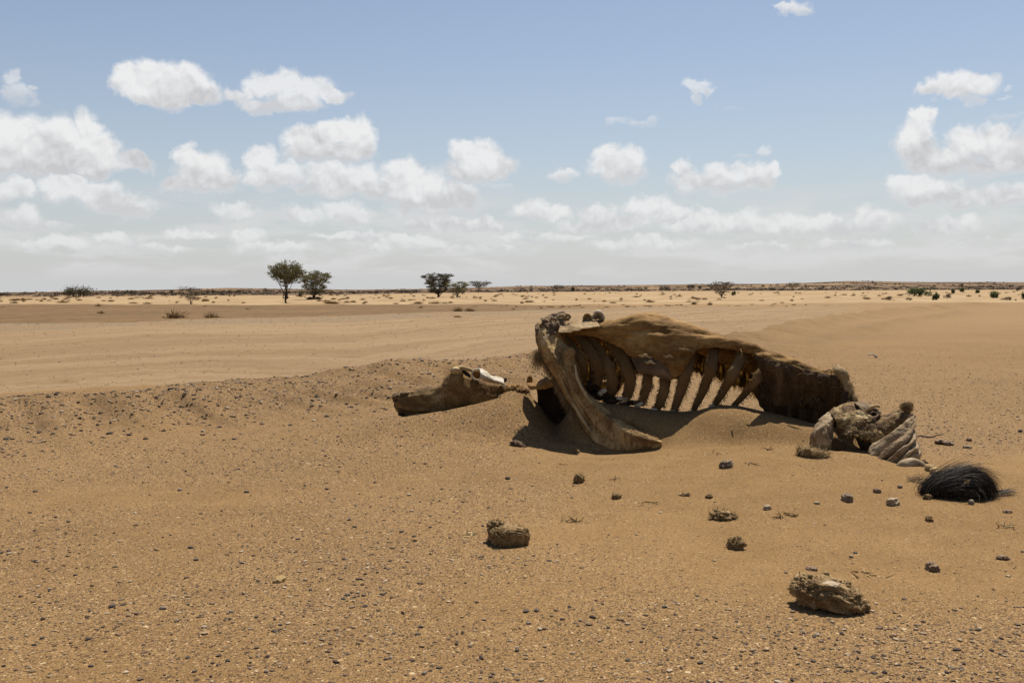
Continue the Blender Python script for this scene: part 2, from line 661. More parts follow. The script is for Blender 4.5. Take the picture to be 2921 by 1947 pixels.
def lump(mb, c, size, sub=3, rough=0.25, scale=2.0, seed=0.0, block=1.0, flat=0.0, rot=0.0, tilt=None, oct_=4):
    V, T = ico(sub)
    P_ = np.sign(V) * np.abs(V) ** block if block != 1 else V.copy()
    d = fbm(V * scale + seed, oct_)
    P_ = P_ * (1 + rough * d)[:, None]
    P_ = P_ * np.asarray(size, float)
    if flat:
        zmin = -size[2] * flat
        P_[:, 2] = np.where(P_[:, 2] < zmin, zmin + (P_[:, 2] - zmin) * .15, P_[:, 2])
    if tilt is not None:
        R_ = np.array(Matrix.Rotation(tilt[0], 3, 'X') @ Matrix.Rotation(tilt[1], 3, 'Y'))
        P_ = P_ @ R_.T
    cz, sz = math.cos(rot), math.sin(rot)
    P_ = np.stack([P_[:, 0] * cz - P_[:, 1] * sz, P_[:, 0] * sz + P_[:, 1] * cz, P_[:, 2]], -1)
    mb.add(P_ + np.asarray(c, float), None, T)
    return P_ + np.asarray(c, float)


# ------------------------------------------------------------------ ground shape
def poly_dist(x, y, pts):
    """distance to polyline, side (+ = left of travel), parameter 0..n-1"""
    pts = np.asarray(pts, float)
    best = np.full(x.shape, 1e9)
    side = np.zeros(x.shape)
    par = np.zeros(x.shape)
    for i in range(len(pts) - 1):
        a, c = pts[i, :2], pts[i + 1, :2]
        ab = c - a
        t = np.clip(((x - a[0]) * ab[0] + (y - a[1]) * ab[1]) / (ab @ ab), 0, 1)
        ex, ey = x - (a[0] + ab[0] * t), y - (a[1] + ab[1] * t)
        d = np.hypot(ex, ey)
        s = ab[0] * ey - ab[1] * ex
        k = d < best
        best = np.where(k, d, best)
        side = np.where(k, np.sign(s), side)
        par = np.where(k, i + t, par)
    return best, side, par


BERM = np.array([(-8.6, 3.4), (-5.0, 4.95), (-3.14, 6.04), (-2.12, 6.76), (-1.24, 7.9), (.14, 9.56), (2.49, 12.5), (6.7, 21.1), (13, 32), (24, 50)])
BERM = crom(BERM, 60)
BERM2 = np.array([(-8.4, 2.7), (-4.7, 4.35), (-2.85, 5.40), (-1.8, 6.15), (-.85, 7.25), (0.45, 8.8), (3.0, 11.7), (7.6, 20.0), (14.2, 31)])
BERM2 = crom(BERM2, 50)
TRACK = np.array([(-6.6, 6.1), (-4.60, 8.45 - .3), (-3.33, 9.15), (-2.15, 10.5), (-.6, 12.3), (1.5, 15)])
TRACK = crom(TRACK, 24)
M1 = [C(980, 1222, 5.0), C(1040, 1210, 5.02), C(1150, 1190, 5.05), C(1265, 1172, 5.08), C(1365, 1149, 5.08), C(1440, 1131, 5.08), C(1484, 1106, 5.15)]
M2 = [C(1640, 1152, 4.97), C(1700, 1146, 4.92), C(1785, 1155, 4.88), C(1850, 1166, 4.85), C(1940, 1175, 4.82), C(1990, 1171, 4.79), C(2045, 1154, 4.75),
      C(2110, 1158, 4.70), C(2165, 1171, 4.65), C(2260, 1196, 4.52), C(2330, 1216, 4.44)]
M2SF = np.array([.09, .11, .16, .23, .26, .26, .25, .23, .21, .18, .15])
HILL_AZ = np.radians([-60, -40, -27.5, -22, -16, -9, -2, 1, 6, 11, 16, 19, 23, 27, 35, 60])
HILL_PX = np.array([4, 3, 1.5, 3, 9, 2, 6, 10.5, 10, 12, 12, 17, 13, 11, 10, 8.0])
BUMPS = []     # small earth heaps beside the road, filled below


def G(x, y, fine=True):
    x = np.asarray(x, float)
    y = np.asarray(y, float)
    d = np.hypot(x, y)
    z = -0.75 * sstep(14, 130, d)
    az_ = np.arctan2(x, y)
    # far hills
    hp = np.interp(az_, HILL_AZ, HILL_PX, left=6, right=6)
    hp = hp + 1.6 * f2(az_ * 14, 3.1, 0, 3)
    hz_ = (hp / FL * 2300 + 1.5)
    z = z + hz_ * sstep(700, 2300, d) * (1 - .8 * sstep(2500, 6000, d))
    z = z + sstep(160, 500, d) * 0.5 * f2(x / 90, y / 90, 0, 3)
    # gentle unevenness
    z = z + 0.05 * f2(x / 4.5, y / 4.5, 2, 3) * sstep(5, 16, d) * (1 - .5 * sstep(20, 60, d))
    z = z + sstep(50, 90, d) * 0.12 * f2(x / 5, y / 5, 5, 3) * (1 - sstep(600, 900, d))
    z = z + 0.008 * f2(x * 1.7, y * 1.7, 4, 3)
    near = d < 75
    if np.any(near):
        xn, yn = x[near], y[near]
        db, sb, pb = poly_dist(xn, yn, BERM)
        dn = np.hypot(xn, yn)
        grow = 1 + .35 * sstep(12, 30, dn)
        lumps = np.clip(.80 + .55 * f2(xn * .9, yn * .9, 1, 3) + .22 * f2(xn * 4, yn * 4, 2, 3), .15, 1.4)
        toe = np.clip(.78 + .8 * f2(pb * .9, 0 * pb, 4, 3), .28, 1.1) * (1 - .45 * sstep(11, 15, dn) + .4 * sstep(20, 45, dn))
        w = np.where(sb > 0, .24 * (1 + .6 * sstep(15, 40, dn)), toe)
        zz = .15 * grow * lumps * np.exp(-(db / w) ** 2)
        db2, sb2, pb2 = poly_dist(xn, yn, BERM2)
        lump2 = np.clip(.25 + .95 * f2(xn * 1.0 + 7, yn * 1.0, 1, 3), 0, 1.1)
        zz = np.maximum(zz, .10 * grow * lump2 * np.exp(-(db2 / .30) ** 2) * (1 + .2 * f2(xn * 5, yn * 5, 6, 3)))
        zz = zz + .010 * f2(xn * 9, yn * 9, 3, 3) * np.exp(-(np.minimum(db, db2) / .5) ** 2)
        # the road lies a little deeper
        zz = zz - .03 * np.where(sb > 0, sstep(0, .5, db), 0) * (1 - sstep(6, 16, db))
        dt_, _, pt_ = poly_dist(xn, yn, TRACK)
        ln_ = np.hypot(xn - TRACK[0, 0], yn - TRACK[0, 1])
        zz = zz + .016 * np.exp(-(dt_ / .07) ** 2) * (.5 + .5 * np.sin(ln_ * 2 * math.pi / .26)) * (1 - sstep(4.5, 6.5, ln_)) - .008 * np.exp(-((dt_ - .22) / .10) ** 2)
        z = z.copy()
        z[near] += zz
    for (bx, by, br, bh) in BUMPS:
        z = z + bh * np.exp(-(((x - bx) / (br * 2.0)) ** 2 + ((y - by) / br) ** 2)) * (1 + .5 * f2(x * 2 / br, y * 2 / br, 0, 3))
    nn = d < 9
    if np.any(nn):
        xn, yn = x[nn], y[nn]
        def ridge(pts, sf, sb_, taper, pw=2.0):
            pts = np.array(pts)
            dd, ss, pp = poly_dist(xn, yn, pts)
            h = np.interp(pp, np.arange(len(pts)), pts[:, 2])
            s_f = np.interp(pp, np.arange(len(pts)), sf) if not np.isscalar(sf) else sf
            sg = np.where(ss > 0, sb_, s_f)
            return h * np.exp(-.5 * (dd / sg) ** np.where(ss > 0, 2.0, pw)) * taper
        r1 = ridge(M1, .21, .22, 1 - sstep(.03, .33, xn))
        r2 = ridge(M2, M2SF, .22, sstep(.18, .34, xn), 3.2)
        r2 = r2 * (1 - .85 * np.exp(-(((xn - .47) / .24) ** 2 + ((yn - 4.53) / .13) ** 2)))
        r3 = .055 * np.exp(-(((xn - 1.25) / .75) ** 2 + ((yn - 4.15) / .55) ** 2))
        r4 = .03 * np.exp(-(((xn + .5) / .7) ** 2 + ((yn - 4.6) / .5) ** 2))
        r = (r1 ** 3 + r2 ** 3 + r3 ** 3 + r4 ** 3) ** (1 / 3)
        r = r - .040 * np.exp(-(((xn - .42) / .30) ** 2 + ((yn - 4.58) / .16) ** 2))
        rip = .003 * np.sin((yn * 1.0 + .35 * xn + .25 * f2(xn * 2, yn * 2, 0, 2)) * 2 * math.pi / .14)
        z = z.copy()
        z[nn] += r + rip * np.exp(-(((xn - .2) / .9) ** 2 + ((yn - 4.7) / .55) ** 2))
    if fine:
        z = z + .0022 * f2(x * 14, y * 14, 9, 3) * (d < 12)
    return z


def hit(px, py):
    d = Fv * FL + Rv * (px - CX) + Uv * (CY - py)
    Y = np.geomspace(1.5, 5500, 170)
    for stage in (0, 1):
        Pn = np.array([0, 0, CAMZ]) + d[None] * (Y / d[1])[:, None]
        dz_ = Pn[:, 2] - G(Pn[:, 0], Pn[:, 1])
        k = np.where(dz_ < 0)[0]
        if len(k) == 0:
            k = [len(Y) - 1]
        i = max(k[0], 1)
        if stage == 0:
            Y = np.linspace(Y[i - 1], Y[i], 22)
    t = dz_[i - 1] / (dz_[i - 1] - dz_[i] + 1e-9)
    p = Pn[i - 1] * (1 - t) + Pn[i] * t
    p[2] = float(G(np.array([p[0]]), np.array([p[1]]))[0])
    return p


for (bx, by, w_, h_) in [(2383, 874, 34, 7), (2250, 866, 22, 4), (2800, 868, 60, 4), (2700, 880, 60, 3), (2840, 893, 50, 3)]:
    q_ = hit(bx, by)
    BUMPS.append((q_[0], q_[1], w_ * q_[1] / FL, h_ * q_[1] / FL))


def hit_near(px, py):
    """the same for arrays of pixels on the near ground"""
    px, py = np.asarray(px, float), np.asarray(py, float)
    d = Fv[None] * FL + Rv[None] * (px - CX)[:, None] + Uv[None] * (CY - py)[:, None]
    z = np.zeros(len(px))
    for _ in range(7):
        t = (z - CAMZ) / d[:, 2]
        p = d * t[:, None]
        z = .4 * z + .6 * G(p[:, 0], p[:, 1])
    return np.stack([p[:, 0], p[:, 1], z], -1)


def edge_fn(pts):
    a, r = [], []
    for (px, py) in pts:
        p = hit(px, py)
        a.append(math.atan2(p[0], p[1]))
        r.append(math.hypot(p[0], p[1]))
    return lambda az_: np.exp(np.interp(az_, a, np.log(r)))


E0 = edge_fn([(-900, 1220), (-400, 1160), (0, 1122), (580, 1088), (1020, 1048), (1500, 1008), (2020, 962), (2350, 903), (2600, 873), (2700, 866)])
E1 = edge_fn([(-900, 985), (-400, 965), (0, 948), (425, 929), (1000, 918), (1297, 902), (1720, 889), (2300, 872), (2700, 864)])
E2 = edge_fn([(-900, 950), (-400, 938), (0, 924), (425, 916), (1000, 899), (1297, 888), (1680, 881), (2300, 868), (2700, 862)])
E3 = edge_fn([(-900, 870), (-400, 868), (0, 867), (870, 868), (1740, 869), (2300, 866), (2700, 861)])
E4 = edge_fn([(-900, 852), (0, 847), (1000, 840), (1500, 833), (2200, 829), (2900, 826), (3600, 822)])


def soil(x, y):
    d = np.hypot(x, y)
    a = np.arctan2(x, y)
    wv = 1 + .035 * f2(x / 1.5, y / 1.5, 8, 3) + .02 * f2(a * 60, 1.0, 0, 2) + sstep(15, 40, d) * .10 * f2(x / 7, y / 16, 6, 4)
    dw = d * wv
    e0, e1, e2, e3, e4 = E0(a), E1(a), E2(a), E3(a), E4(a)
    road = sstep(0.99, 1.03, dw / e0) * (1 - sstep(.985, 1.01, dw / e1)) * (1 - sstep(.30, .36, a))
    grey = sstep(.985, 1.01, dw / e1) * (1 - sstep(.985, 1.02, dw / e2)) * (1 - .8 * sstep(.1, .3, a))
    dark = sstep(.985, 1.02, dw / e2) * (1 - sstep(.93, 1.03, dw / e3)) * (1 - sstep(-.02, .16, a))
    pale = sstep(.95, 1.05, dw / e3) * (1 - sstep(.92, 1.08, dw / e4))
    scrub = sstep(.92, 1.08, dw / e4)
    near = 1 - sstep(.97, 1.01, dw / e0)
    near = np.where(a > .33, 1 - sstep(22, 45, d), near)
    db, sb, _ = poly_dist(x, y, BERM)
    db2, _, _ = poly_dist(x, y, BERM2)
    clean = np.exp(-(((x - .75) / 1.05) ** 2 + ((y - 4.3) / .75) ** 2) ** 1.5)
    clean2 = sstep(.1, .7, x) * (1 - sstep(3.8, 4.6, y)) * sstep(1.9, 2.5, y)
    gravel = near * np.clip(.52 + 1.15 * f2(x * .75, y * .75, 3, 3), .10, 1)
    gravel = gravel * (1 - .93 * np.maximum(clean, clean2))
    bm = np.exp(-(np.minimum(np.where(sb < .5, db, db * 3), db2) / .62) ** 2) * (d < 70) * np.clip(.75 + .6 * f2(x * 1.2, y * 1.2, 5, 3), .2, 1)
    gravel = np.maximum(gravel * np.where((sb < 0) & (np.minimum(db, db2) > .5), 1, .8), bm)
    gravel = np.where((x > 1.2) & (y > 4.6), np.maximum(gravel, near * .75 * (1 - sstep(9, 16, d))), gravel)
    road_t = (dw - e0) / (e1 - e0)
    return dict(gravel=gravel, dark=dark, pale=pale, grey=grey, road=road, road_t=road_t, scrub=scrub, berm=bm)


# ------------------------------------------------------------------ materials
def new_mat(name):
    m = bpy.data.materials.new(name)
    m.use_nodes = True
    t = m.node_tree
    t.nodes.clear()
    nb = NB(t)
    o = nb.new('ShaderNodeOutputMaterial')
    bs = nb.new('ShaderNodeBsdfPrincipled')
    nb.link(bs.outputs[0], o.inputs[0])
    bs.inputs['Roughness'].default_value = .9
    bs.inputs['Specular IOR Level'].default_value = .15
    return m, nb, bs, o


def mat_noise(name, stops, scale=8.0, detail=6.0, rough=.85, spec=.15, bump=.4, bscale=60.0, stretch=(1, 1, 1), bdist=.004,
              trans=None, trans_fac=0.0, thin=None, fine=0.25, island=0.0, dist=0.4):
    m, nb, bs, o = new_mat(name)
    tcn = nb.new('ShaderNodeTexCoord')
    v = nb.vec('MULTIPLY', tcn.outputs['Object'], stretch)
    f = nb.noise(v, scale, detail, .6, dist)
    if fine:
        f2 = nb.noise(v, scale * 9, 3, .6)
        f = nb.math('ADD', f, nb.math('MULTIPLY', nb.math('SUBTRACT', f2, .5), fine))
    if island:
        geo = nb.new('ShaderNodeNewGeometry')
        f = nb.math('ADD', nb.math('MULTIPLY', f, 1 - island), nb.math('MULTIPLY', geo.outputs['Random Per Island'], island))
    r = nb.new('ShaderNodeValToRGB')
    nb.link(f, r.inputs[0])
    cr = r.color_ramp
    while len(cr.elements) < len(stops):
        cr.elements.new(.5)
    for e, (p, c) in zip(cr.elements, stops):
        e.position = p
        e.color = (*(x_ * ALB for x_ in c), 1)
    nb.link(r.outputs[0], bs.inputs['Base Color'])
    bs.inputs['Roughness'].default_value = rough
    bs.inputs['Specular IOR Level'].default_value = spec
    if bump:
        bn = nb.new('ShaderNodeBump')
        bn.inputs['Strength'].default_value = bump
        bn.inputs['Distance'].default_value = bdist
        nb.link(nb.noise(v, bscale, 5, .65), bn.inputs['Height'])
        nb.link(bn.outputs[0], bs.inputs['Normal'])
    if trans is not None:
        tr = nb.new('ShaderNodeBsdfTranslucent')
        tr.inputs[0].default_value = (*trans, 1)
        mx = nb.new('ShaderNodeMixShader')
        mx.inputs[0].default_value = trans_fac
        if thin:
            nb.link(nb.smooth(nb.noise(nb.vec('MULTIPLY', v, (2.2, 1, .8)), 26.0, 4, .6), thin[0], thin[1], .04, trans_fac), mx.inputs[0])
        nb.link(bs.outputs[0], mx.inputs[1])
        nb.link(tr.outputs[0], mx.inputs[2])
        nb.link(mx.outputs[0], o.inputs[0])
    return m


ALB = .60


def ground_material():
    m, nb, bs, o = new_mat('desert_ground')
    geo = nb.new('ShaderNodeNewGeometry')
    pos = geo.outputs['Position']
    A = {}
    for k in ('gravel', 'dark', 'pale', 'grey', 'road', 'road_t', 'scrub', 'far', 'berm'):
        a = nb.new('ShaderNodeAttribute', attribute_name=k)
        A[k] = a.outputs['Fac']
    big = nb.noise(pos, .55, 4, .55)
    mid = nb.noise(pos, 5.0, 5, .6)
    fin = nb.noise(pos, 160.0, 3, .7)
    c = nb.mix(nb.smooth(big, .3, .7), (.275, .168, .070), (.365, .228, .100))
    c = nb.mix(nb.smooth(mid, .35, .7, 0, .45), c, (.41, .262, .122))
    c = nb.mix(nb.math('MULTIPLY', A['gravel'], .38), c, (.36, .238, .125))
    c = nb.mix(nb.math('MULTIPLY', A['far'], .75), c, (.375, .252, .135))
    # road: paler, with streaks along its run
    st = nb.new('ShaderNodeCombineXYZ')
    nb.link(nb.math('MULTIPLY_ADD', A['road_t'], 15.0, nb.math('MULTIPLY', big, 1.4)), st.inputs[0])
    sx = nb.new('ShaderNodeSeparateXYZ')
    nb.link(pos, sx.inputs[0])
    nb.link(nb.math('MULTIPLY', sx.outputs[0], .11), st.inputs[1])
    streak = nb.noise(st.outputs[0], 1.0, 5, .6, .2, '2D')
    rc = nb.mix(nb.smooth(streak, .34, .66), (.325, .222, .126), (.43, .308, .185))
    rc = nb.mix(nb.smooth(nb.noise(nb.vec('MULTIPLY', st.outputs[0], (3.5, 1.6, 1)), 1.0, 4, .65, .0, '2D'), .52, .62, 0, .45), rc, (.27, .18, .098))
    rc = nb.mix(nb.smooth(mid, .4, .75, 0, .35), rc, (.455, .328, .20))
    rc = nb.mix(nb.smooth(nb.noise(pos, 28, 4, .75), .50, .66, 0, .5), rc, (.26, .175, .098))
    c = nb.mix(A['road'], c, rc)
    c = nb.mix(nb.math('MULTIPLY', A['grey'], nb.smooth(nb.noise(pos, .35, 4, .6), .35, .62, .35, .95)), c, nb.mix(nb.smooth(nb.noise(pos, 3.5, 6, .8), .4, .6), (.26, .20, .14), (.37, .28, .18)))
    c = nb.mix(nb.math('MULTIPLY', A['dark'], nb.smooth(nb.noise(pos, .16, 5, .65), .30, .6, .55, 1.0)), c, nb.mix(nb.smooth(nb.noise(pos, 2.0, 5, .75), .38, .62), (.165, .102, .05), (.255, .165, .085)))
    pl = nb.mix(nb.smooth(nb.noise(pos, .12, 5, .65), .35, .65), (.40, .272, .145), (.58, .432, .262))
    c = nb.mix(A['pale'], c, pl)
    sc = nb.mix(nb.smooth(nb.noise(nb.vec('MULTIPLY', pos, (.012, .004, 0)), 1.0, 6, .65), .42, .60), (.105, .068, .042), (.36, .245, .145))
    c = nb.mix(A['scrub'], c, sc)
    c = nb.mix(nb.math('MULTIPLY', A['berm'], .5), c, nb.mix(nb.smooth(mid, .35, .65), (.225, .145, .072), (.32, .21, .108)))  # berm darker in colour: coarse gravel, plus shade of its near slope painted in
    # single grains: dark, pale and rusty ones, more of them where the gravel lies
    def grains(scale, thr_lo, thr_hi, fade):
        vo = nb.new('ShaderNodeTexVoronoi')
        vo.inputs['Scale'].default_value = scale
        nb.link(pos, vo.inputs['Vector'])
        s = nb.new('ShaderNodeSeparateColor')
        nb.link(vo.outputs['Color'], s.inputs[0])
        near_c = nb.smooth(vo.outputs['Distance'], .62, .40)
        amount = nb.math('MULTIPLY_ADD', A['gravel'], thr_hi - thr_lo, thr_lo)
        on = nb.math('LESS_THAN', s.outputs[0], amount)
        fac = nb.math('MULTIPLY', nb.math('MULTIPLY', on, near_c), fade)
        r = nb.new('ShaderNodeValToRGB')
        cr = r.color_ramp
        cr.interpolation = 'CONSTANT'
        for i in range(4):
            cr.elements.new(.5)
        for e, (p, cc) in zip(cr.elements, [(0, (.06, .044, .034)), (.24, (.13, .080, .045)), (.48, (.22, .125, .06)), (.76, (.55, .38, .21)), (.93, (.72, .56, .36)), (.97, (.10, .10, .115))]):
            e.position = p
            e.color = (*cc, 1)
        nb.link(s.outputs[1], r.inputs[0])
        return fac, r.outputs[0]
    nearf = nb.math('SUBTRACT', 1.0, A['far'])
    for scale, lo, hi in ((300.0, .44, .56), (165.0, .20, .36), (85.0, .008, .06)):
        fac, gc = grains(scale, lo, hi, nb.math('MULTIPLY', nearf, nb.smooth(A['gravel'], .0, .45, .52, .95)))
        c = nb.mix(fac, c, gc)
    c = nb.mix(1.0, c, (ALB * 1.0, ALB * .945, ALB * .85), 'MULTIPLY')
    nb.link(c, bs.inputs['Base Color'])
    bs.inputs['Roughness'].default_value = .95
    bs.inputs['Specular IOR Level'].default_value = .08
    h = nb.math('ADD', nb.math('MULTIPLY', nb.noise(pos, 45, 4, .65), .6), nb.math('MULTIPLY', fin, .5))
    bn = nb.new('ShaderNodeBump')
    bn.inputs['Strength'].default_value = .55
    bn.inputs['Distance'].default_value = .006
    nb.link(h, bn.inputs['Height'])
    nb.link(bn.outputs[0], bs.inputs['Normal'])
    return m


# ------------------------------------------------------------------ ground sheet
def build_ground():
    r = np.concatenate([np.geomspace(.25, 1.5, 24)[:-1], np.geomspace(1.5, 14, 400)[:-1], np.geomspace(14, 90, 190)[:-1], np.geomspace(90, 6000, 170)])
    a = np.radians(np.concatenate([np.arange(-180, -40, 4.0), np.arange(-40, 40.001, .22), np.arange(44, 180, 4.0)]))
    n, k = len(r), len(a)
    rr, aa = np.meshgrid(r, a, indexing='ij')
    x, y = rr * np.sin(aa), rr * np.cos(aa)
    x, y = x.ravel(), y.ravel()
    z = G(x, y)
    V = np.stack([x, y, z], -1)
    V = np.concatenate([V, [[0, 0, G(np.array([0.]), np.array([0.]))[0]]]])
    q = grid_faces(n, k, True)[:, ::-1]
    ia = np.arange(k)
    t = np.stack([np.full(k, n * k), (ia + 1) % k, ia], -1)
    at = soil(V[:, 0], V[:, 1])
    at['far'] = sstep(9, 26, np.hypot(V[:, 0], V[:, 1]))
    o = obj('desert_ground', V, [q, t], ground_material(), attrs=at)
    o['kind'] = 'structure'
    return o


build_ground()

# ------------------------------------------------------------------ carcass materials
HIDE = mat_noise('sandy_hide', [(.25, (.105, .048, .012)), (.45, (.27, .140, .040)), (.6, (.44, .245, .078)), (.78, (.60, .38, .15))], 5.0, 6, bump=.6, bscale=120, bdist=.005, fine=.5, stretch=(.7, 1, 1.5))
HIDE_DARK = mat_noise('leathery_hide', [(.25, (.075, .045, .024)), (.5, (.19, .12, .065)), (.68, (.34, .24, .14)), (.85, (.55, .44, .30))], 11, 7, bump=.8, bscale=70, bdist=.006, fine=.35)
HIDE_PALE = mat_noise('bleached_hide', [(.25, (.20, .115, .05)), (.45, (.44, .30, .145)), (.62, (.66, .50, .29)), (.85, (.80, .66, .44))], 9, 6, bump=.6, bscale=80, bdist=.004, fine=.3)
LEG_HIDE = mat_noise('stiff_leg_hide', [(.28, (.11, .060, .024)), (.44, (.34, .205, .080)), (.57, (.58, .385, .165)), (.78, (.80, .61, .33))], 8, 7, bump=.9, bscale=120, bdist=.005, fine=.5, stretch=(1.4, 1, .7))
AMBER = mat_noise('thin_amber_hide', [(.25, (.05, .025, .010)), (.55, (.13, .075, .03)), (.8, (.26, .16, .065))], 14, 5, bump=.6, bscale=90, trans=(.82, .56, .21), trans_fac=.42, thin=(.52, .64), fine=.4, stretch=(1.5, 1, .6))
LOIN_SHADE = mat_noise('shaded_loin_hide', [(.3, (.045, .024, .010)), (.55, (.11, .064, .028)), (.8, (.24, .15, .07))], 10, 6, bump=.8, bscale=80, fine=.5, stretch=(1.6, 1, .5))  # hide colour darkened to hold the shade of the loin and the rear hollow
RIBBONE = mat_noise('rib_bone', [(.3, (.15, .082, .030)), (.6, (.25, .150, .062)), (.85, (.38, .25, .12))], 6, 5, bump=.25, bscale=60, fine=.15, stretch=(1, 1, .4))
BONE = mat_noise('bleached_bone', [(.3, (.40, .29, .15)), (.52, (.72, .62, .46)), (.75, (.86, .80, .68))], 14, 5, rough=.6, spec=.3, bump=.25, bscale=90, fine=.2)
BONE_AMBER = mat_noise('ochre_bone', [(.28, (.35, .20, .07)), (.55, (.62, .44, .20)), (.8, (.75, .62, .40))], 18, 5, bump=.3, bscale=90)
SINEW = mat_noise('dried_sinew', [(.2, (.10, .06, .02)), (.5, (.32, .20, .075)), (.75, (.62, .45, .21)), (1, (.75, .60, .34))], 30, 4, bump=0, island=.7, trans=(.55, .32, .09), trans_fac=.25)
FRINGE = mat_noise('hair_fringe', [(.2, (.20, .12, .05)), (.5, (.40, .26, .12)), (.85, (.62, .46, .27))], 30, 3, bump=0, island=.75, trans=(.5, .32, .13), trans_fac=.3)
FUR = mat_noise('short_fur', [(.2, (.17, .082, .024)), (.5, (.42, .235, .075)), (.85, (.60, .38, .15))], 6, 4, bump=0, island=.5)
TISSUE_SHADE = mat_noise('black_tissue_shade', [(.3, (.022, .013, .008)), (.6, (.06, .036, .02)), (.85, (.14, .09, .05))], 22, 5, bump=.8, bscale=70)  # black dried tissue; also painted shade inside the hollows
WRINKLE = mat_noise('wrinkled_grey_hide', [(.26, (.13, .07, .030)), (.42, (.35, .235, .125)), (.56, (.54, .40, .24)), (.8, (.76, .61, .40))], 10, 7, bump=.7, bscale=150, bdist=.003, fine=.3)
BLACKHAIR = mat_noise('black_hair', [(.1, (.008, .006, .005)), (.6, (.024, .017, .013)), (1, (.12, .088, .064))], 8, 3, rough=.55, spec=.15, bump=0, island=.8)
HEADHIDE = mat_noise('head_hide', [(.25, (.085, .042, .013)), (.45, (.20, .108, .034)), (.62, (.35, .205, .068)), (.82, (.54, .36, .15))], 9, 6, bump=.6, bscale=130, bdist=.004, fine=.4)
SNOUT = mat_noise('snout_skin', [(.28, (.075, .042, .018)), (.46, (.22, .13, .05)), (.60, (.40, .265, .115)), (.80, (.66, .52, .34))], 7, 5, bump=.5, bscale=90, stretch=(1, 1, 1.8))


def PX(pts):
    return np.array([C(*p) for p in pts])


# ------------------------------------------------------------------ trunk of the carcass
root = thing('camel_carcass', 'sun-dried camel carcass with bare ribs and sandy hide draped over its back', 'carcass', hit(1900, 1230))

XR = np.array([1560, 1640, 1700, 1760, 1831, 1880, 1925, 1965, 2002, 2040, 2107, 2164, 2230, 2300, 2360, 2402])
YR = np.array([932, 926, 915, 906, 896, 899, 911, 922, 937, 953, 977, 998, 1018, 1043, 1056, 1058])
HX = np.array([1585, 1640, 1690, 1740, 1795, 1840, 1888, 1930, 1962, 1998, 2075, 2145, 2215, 2290, 2350, 2398])
HY = np.array([953, 951, 954, 974, 1008, 1044, 1064, 1072, 1030, 992, 991, 1005, 1034, 1055, 1070, 1076])
DR = np.interp(XR, [1560, 1830, 2200, 2402], [5.06, 5.00, 4.80, 4.62])          # depth of the back line
drop = np.clip((HY - YR) / 150.0, .05, 1)
HD = DR - .05 - .09 * drop ** .7
ctrl = []
for i in range(len(XR)):
    rg = C(XR[i], YR[i] + 3, DR[i])
    hm = C(HX[i], HY[i], HD[i])
    far1 = rg + np.array([.01, .10, -.035])
    far2 = rg + np.array([.02, .21, -.13])
    sh = rg * .6 + hm * .4 + np.array([0, -.035, .045]) * (0.35 + drop[i])
    sh2 = rg * .22 + hm * .78 + np.array([0, -.03, .02]) * (0.3 + drop[i])
    ctrl.append([far2, far1, rg, sh, sh2, hm])
mb = MB()
gh = loft(ctrl, 220, 90)
nh = grid_normals(gh)
gh = gh + nh * (fbm(np.stack([gh[..., 0] * 3.2 + gh[..., 2] * 5, gh[..., 1] * 9, gh[..., 2] * 15], -1) + 3, 3) * .028)[..., None]
g, n = sheet(mb, None, 220, 90, .007, grid=gh, folds=[(.010, 5, 2), (.0035, 26, 3), (.0012, 90, 2)], hem=.016, hem_scale=26, flip=False, seed=3.3)
if n[100, 45, 1] > 0:
    n = -n
hide = mb.build('hide', HIDE, root)
mb = MB()
ri, rj = (4 + 212 * rng.uniform(0, 1, 5200) ** 1.5).astype(int), rng.integers(14, 86, 5200)
nn_ = n[ri, rj] * np.where(n[ri, rj, 1:2] > .3, -1, 1)
hairs(mb, g[ri, rj] + nn_ * .0005, nn_ * .55 + np.array([.75, -.1, -.35]), .009, .0010, .6, 2, .3, 4)
mb.build('fur', FUR, hide, kind='stuff')

# torn creases on the flank
for (x0, y0, x1, y1) in [(1822, 1013, 1860, 1018), (1892, 1013, 1928, 1021), (1838, 1030, 1872, 1036)]:
    mb = MB()
    pts = [C(x0 + (x1 - x0) * t, y0 + (y1 - y0) * t + 3 * math.sin(9 * t), 4.795) for t in np.linspace(0, 1, 5)]
    tube(mb, pts, [.002, .006, .008, .005, .001], [.002, .004, .006, .004, .001], 30, 8, rough=.003, rscale=60)
    mb.build('torn_crease', HIDE_PALE, hide)
# leathery lobe under the flank
mb = MB()
lob = [[(1800, 1022, 4.86), (1812, 1045, 4.83), (1822, 1060, 4.83)], [(1840, 1020, 4.83), (1845, 1048, 4.81), (1856, 1066, 4.81)],
       [(1885, 1022, 4.82), (1892, 1056, 4.79), (1902, 1080, 4.80)], [(1925, 1022, 4.83), (1930, 1056, 4.81), (1930, 1076, 4.82)], [(1952, 1022, 4.85), (1955, 1045, 4.83), (1945, 1062, 4.85)]]
sheet(mb, [[C(*p) for p in r_] for r_ in lob], 60, 40, .006, folds=[(.012, 14, 3), (.004, 50, 3)], hem=.014, hem_scale=40, seed=9)
mb.build('flank_lobe', HIDE_DARK, root)

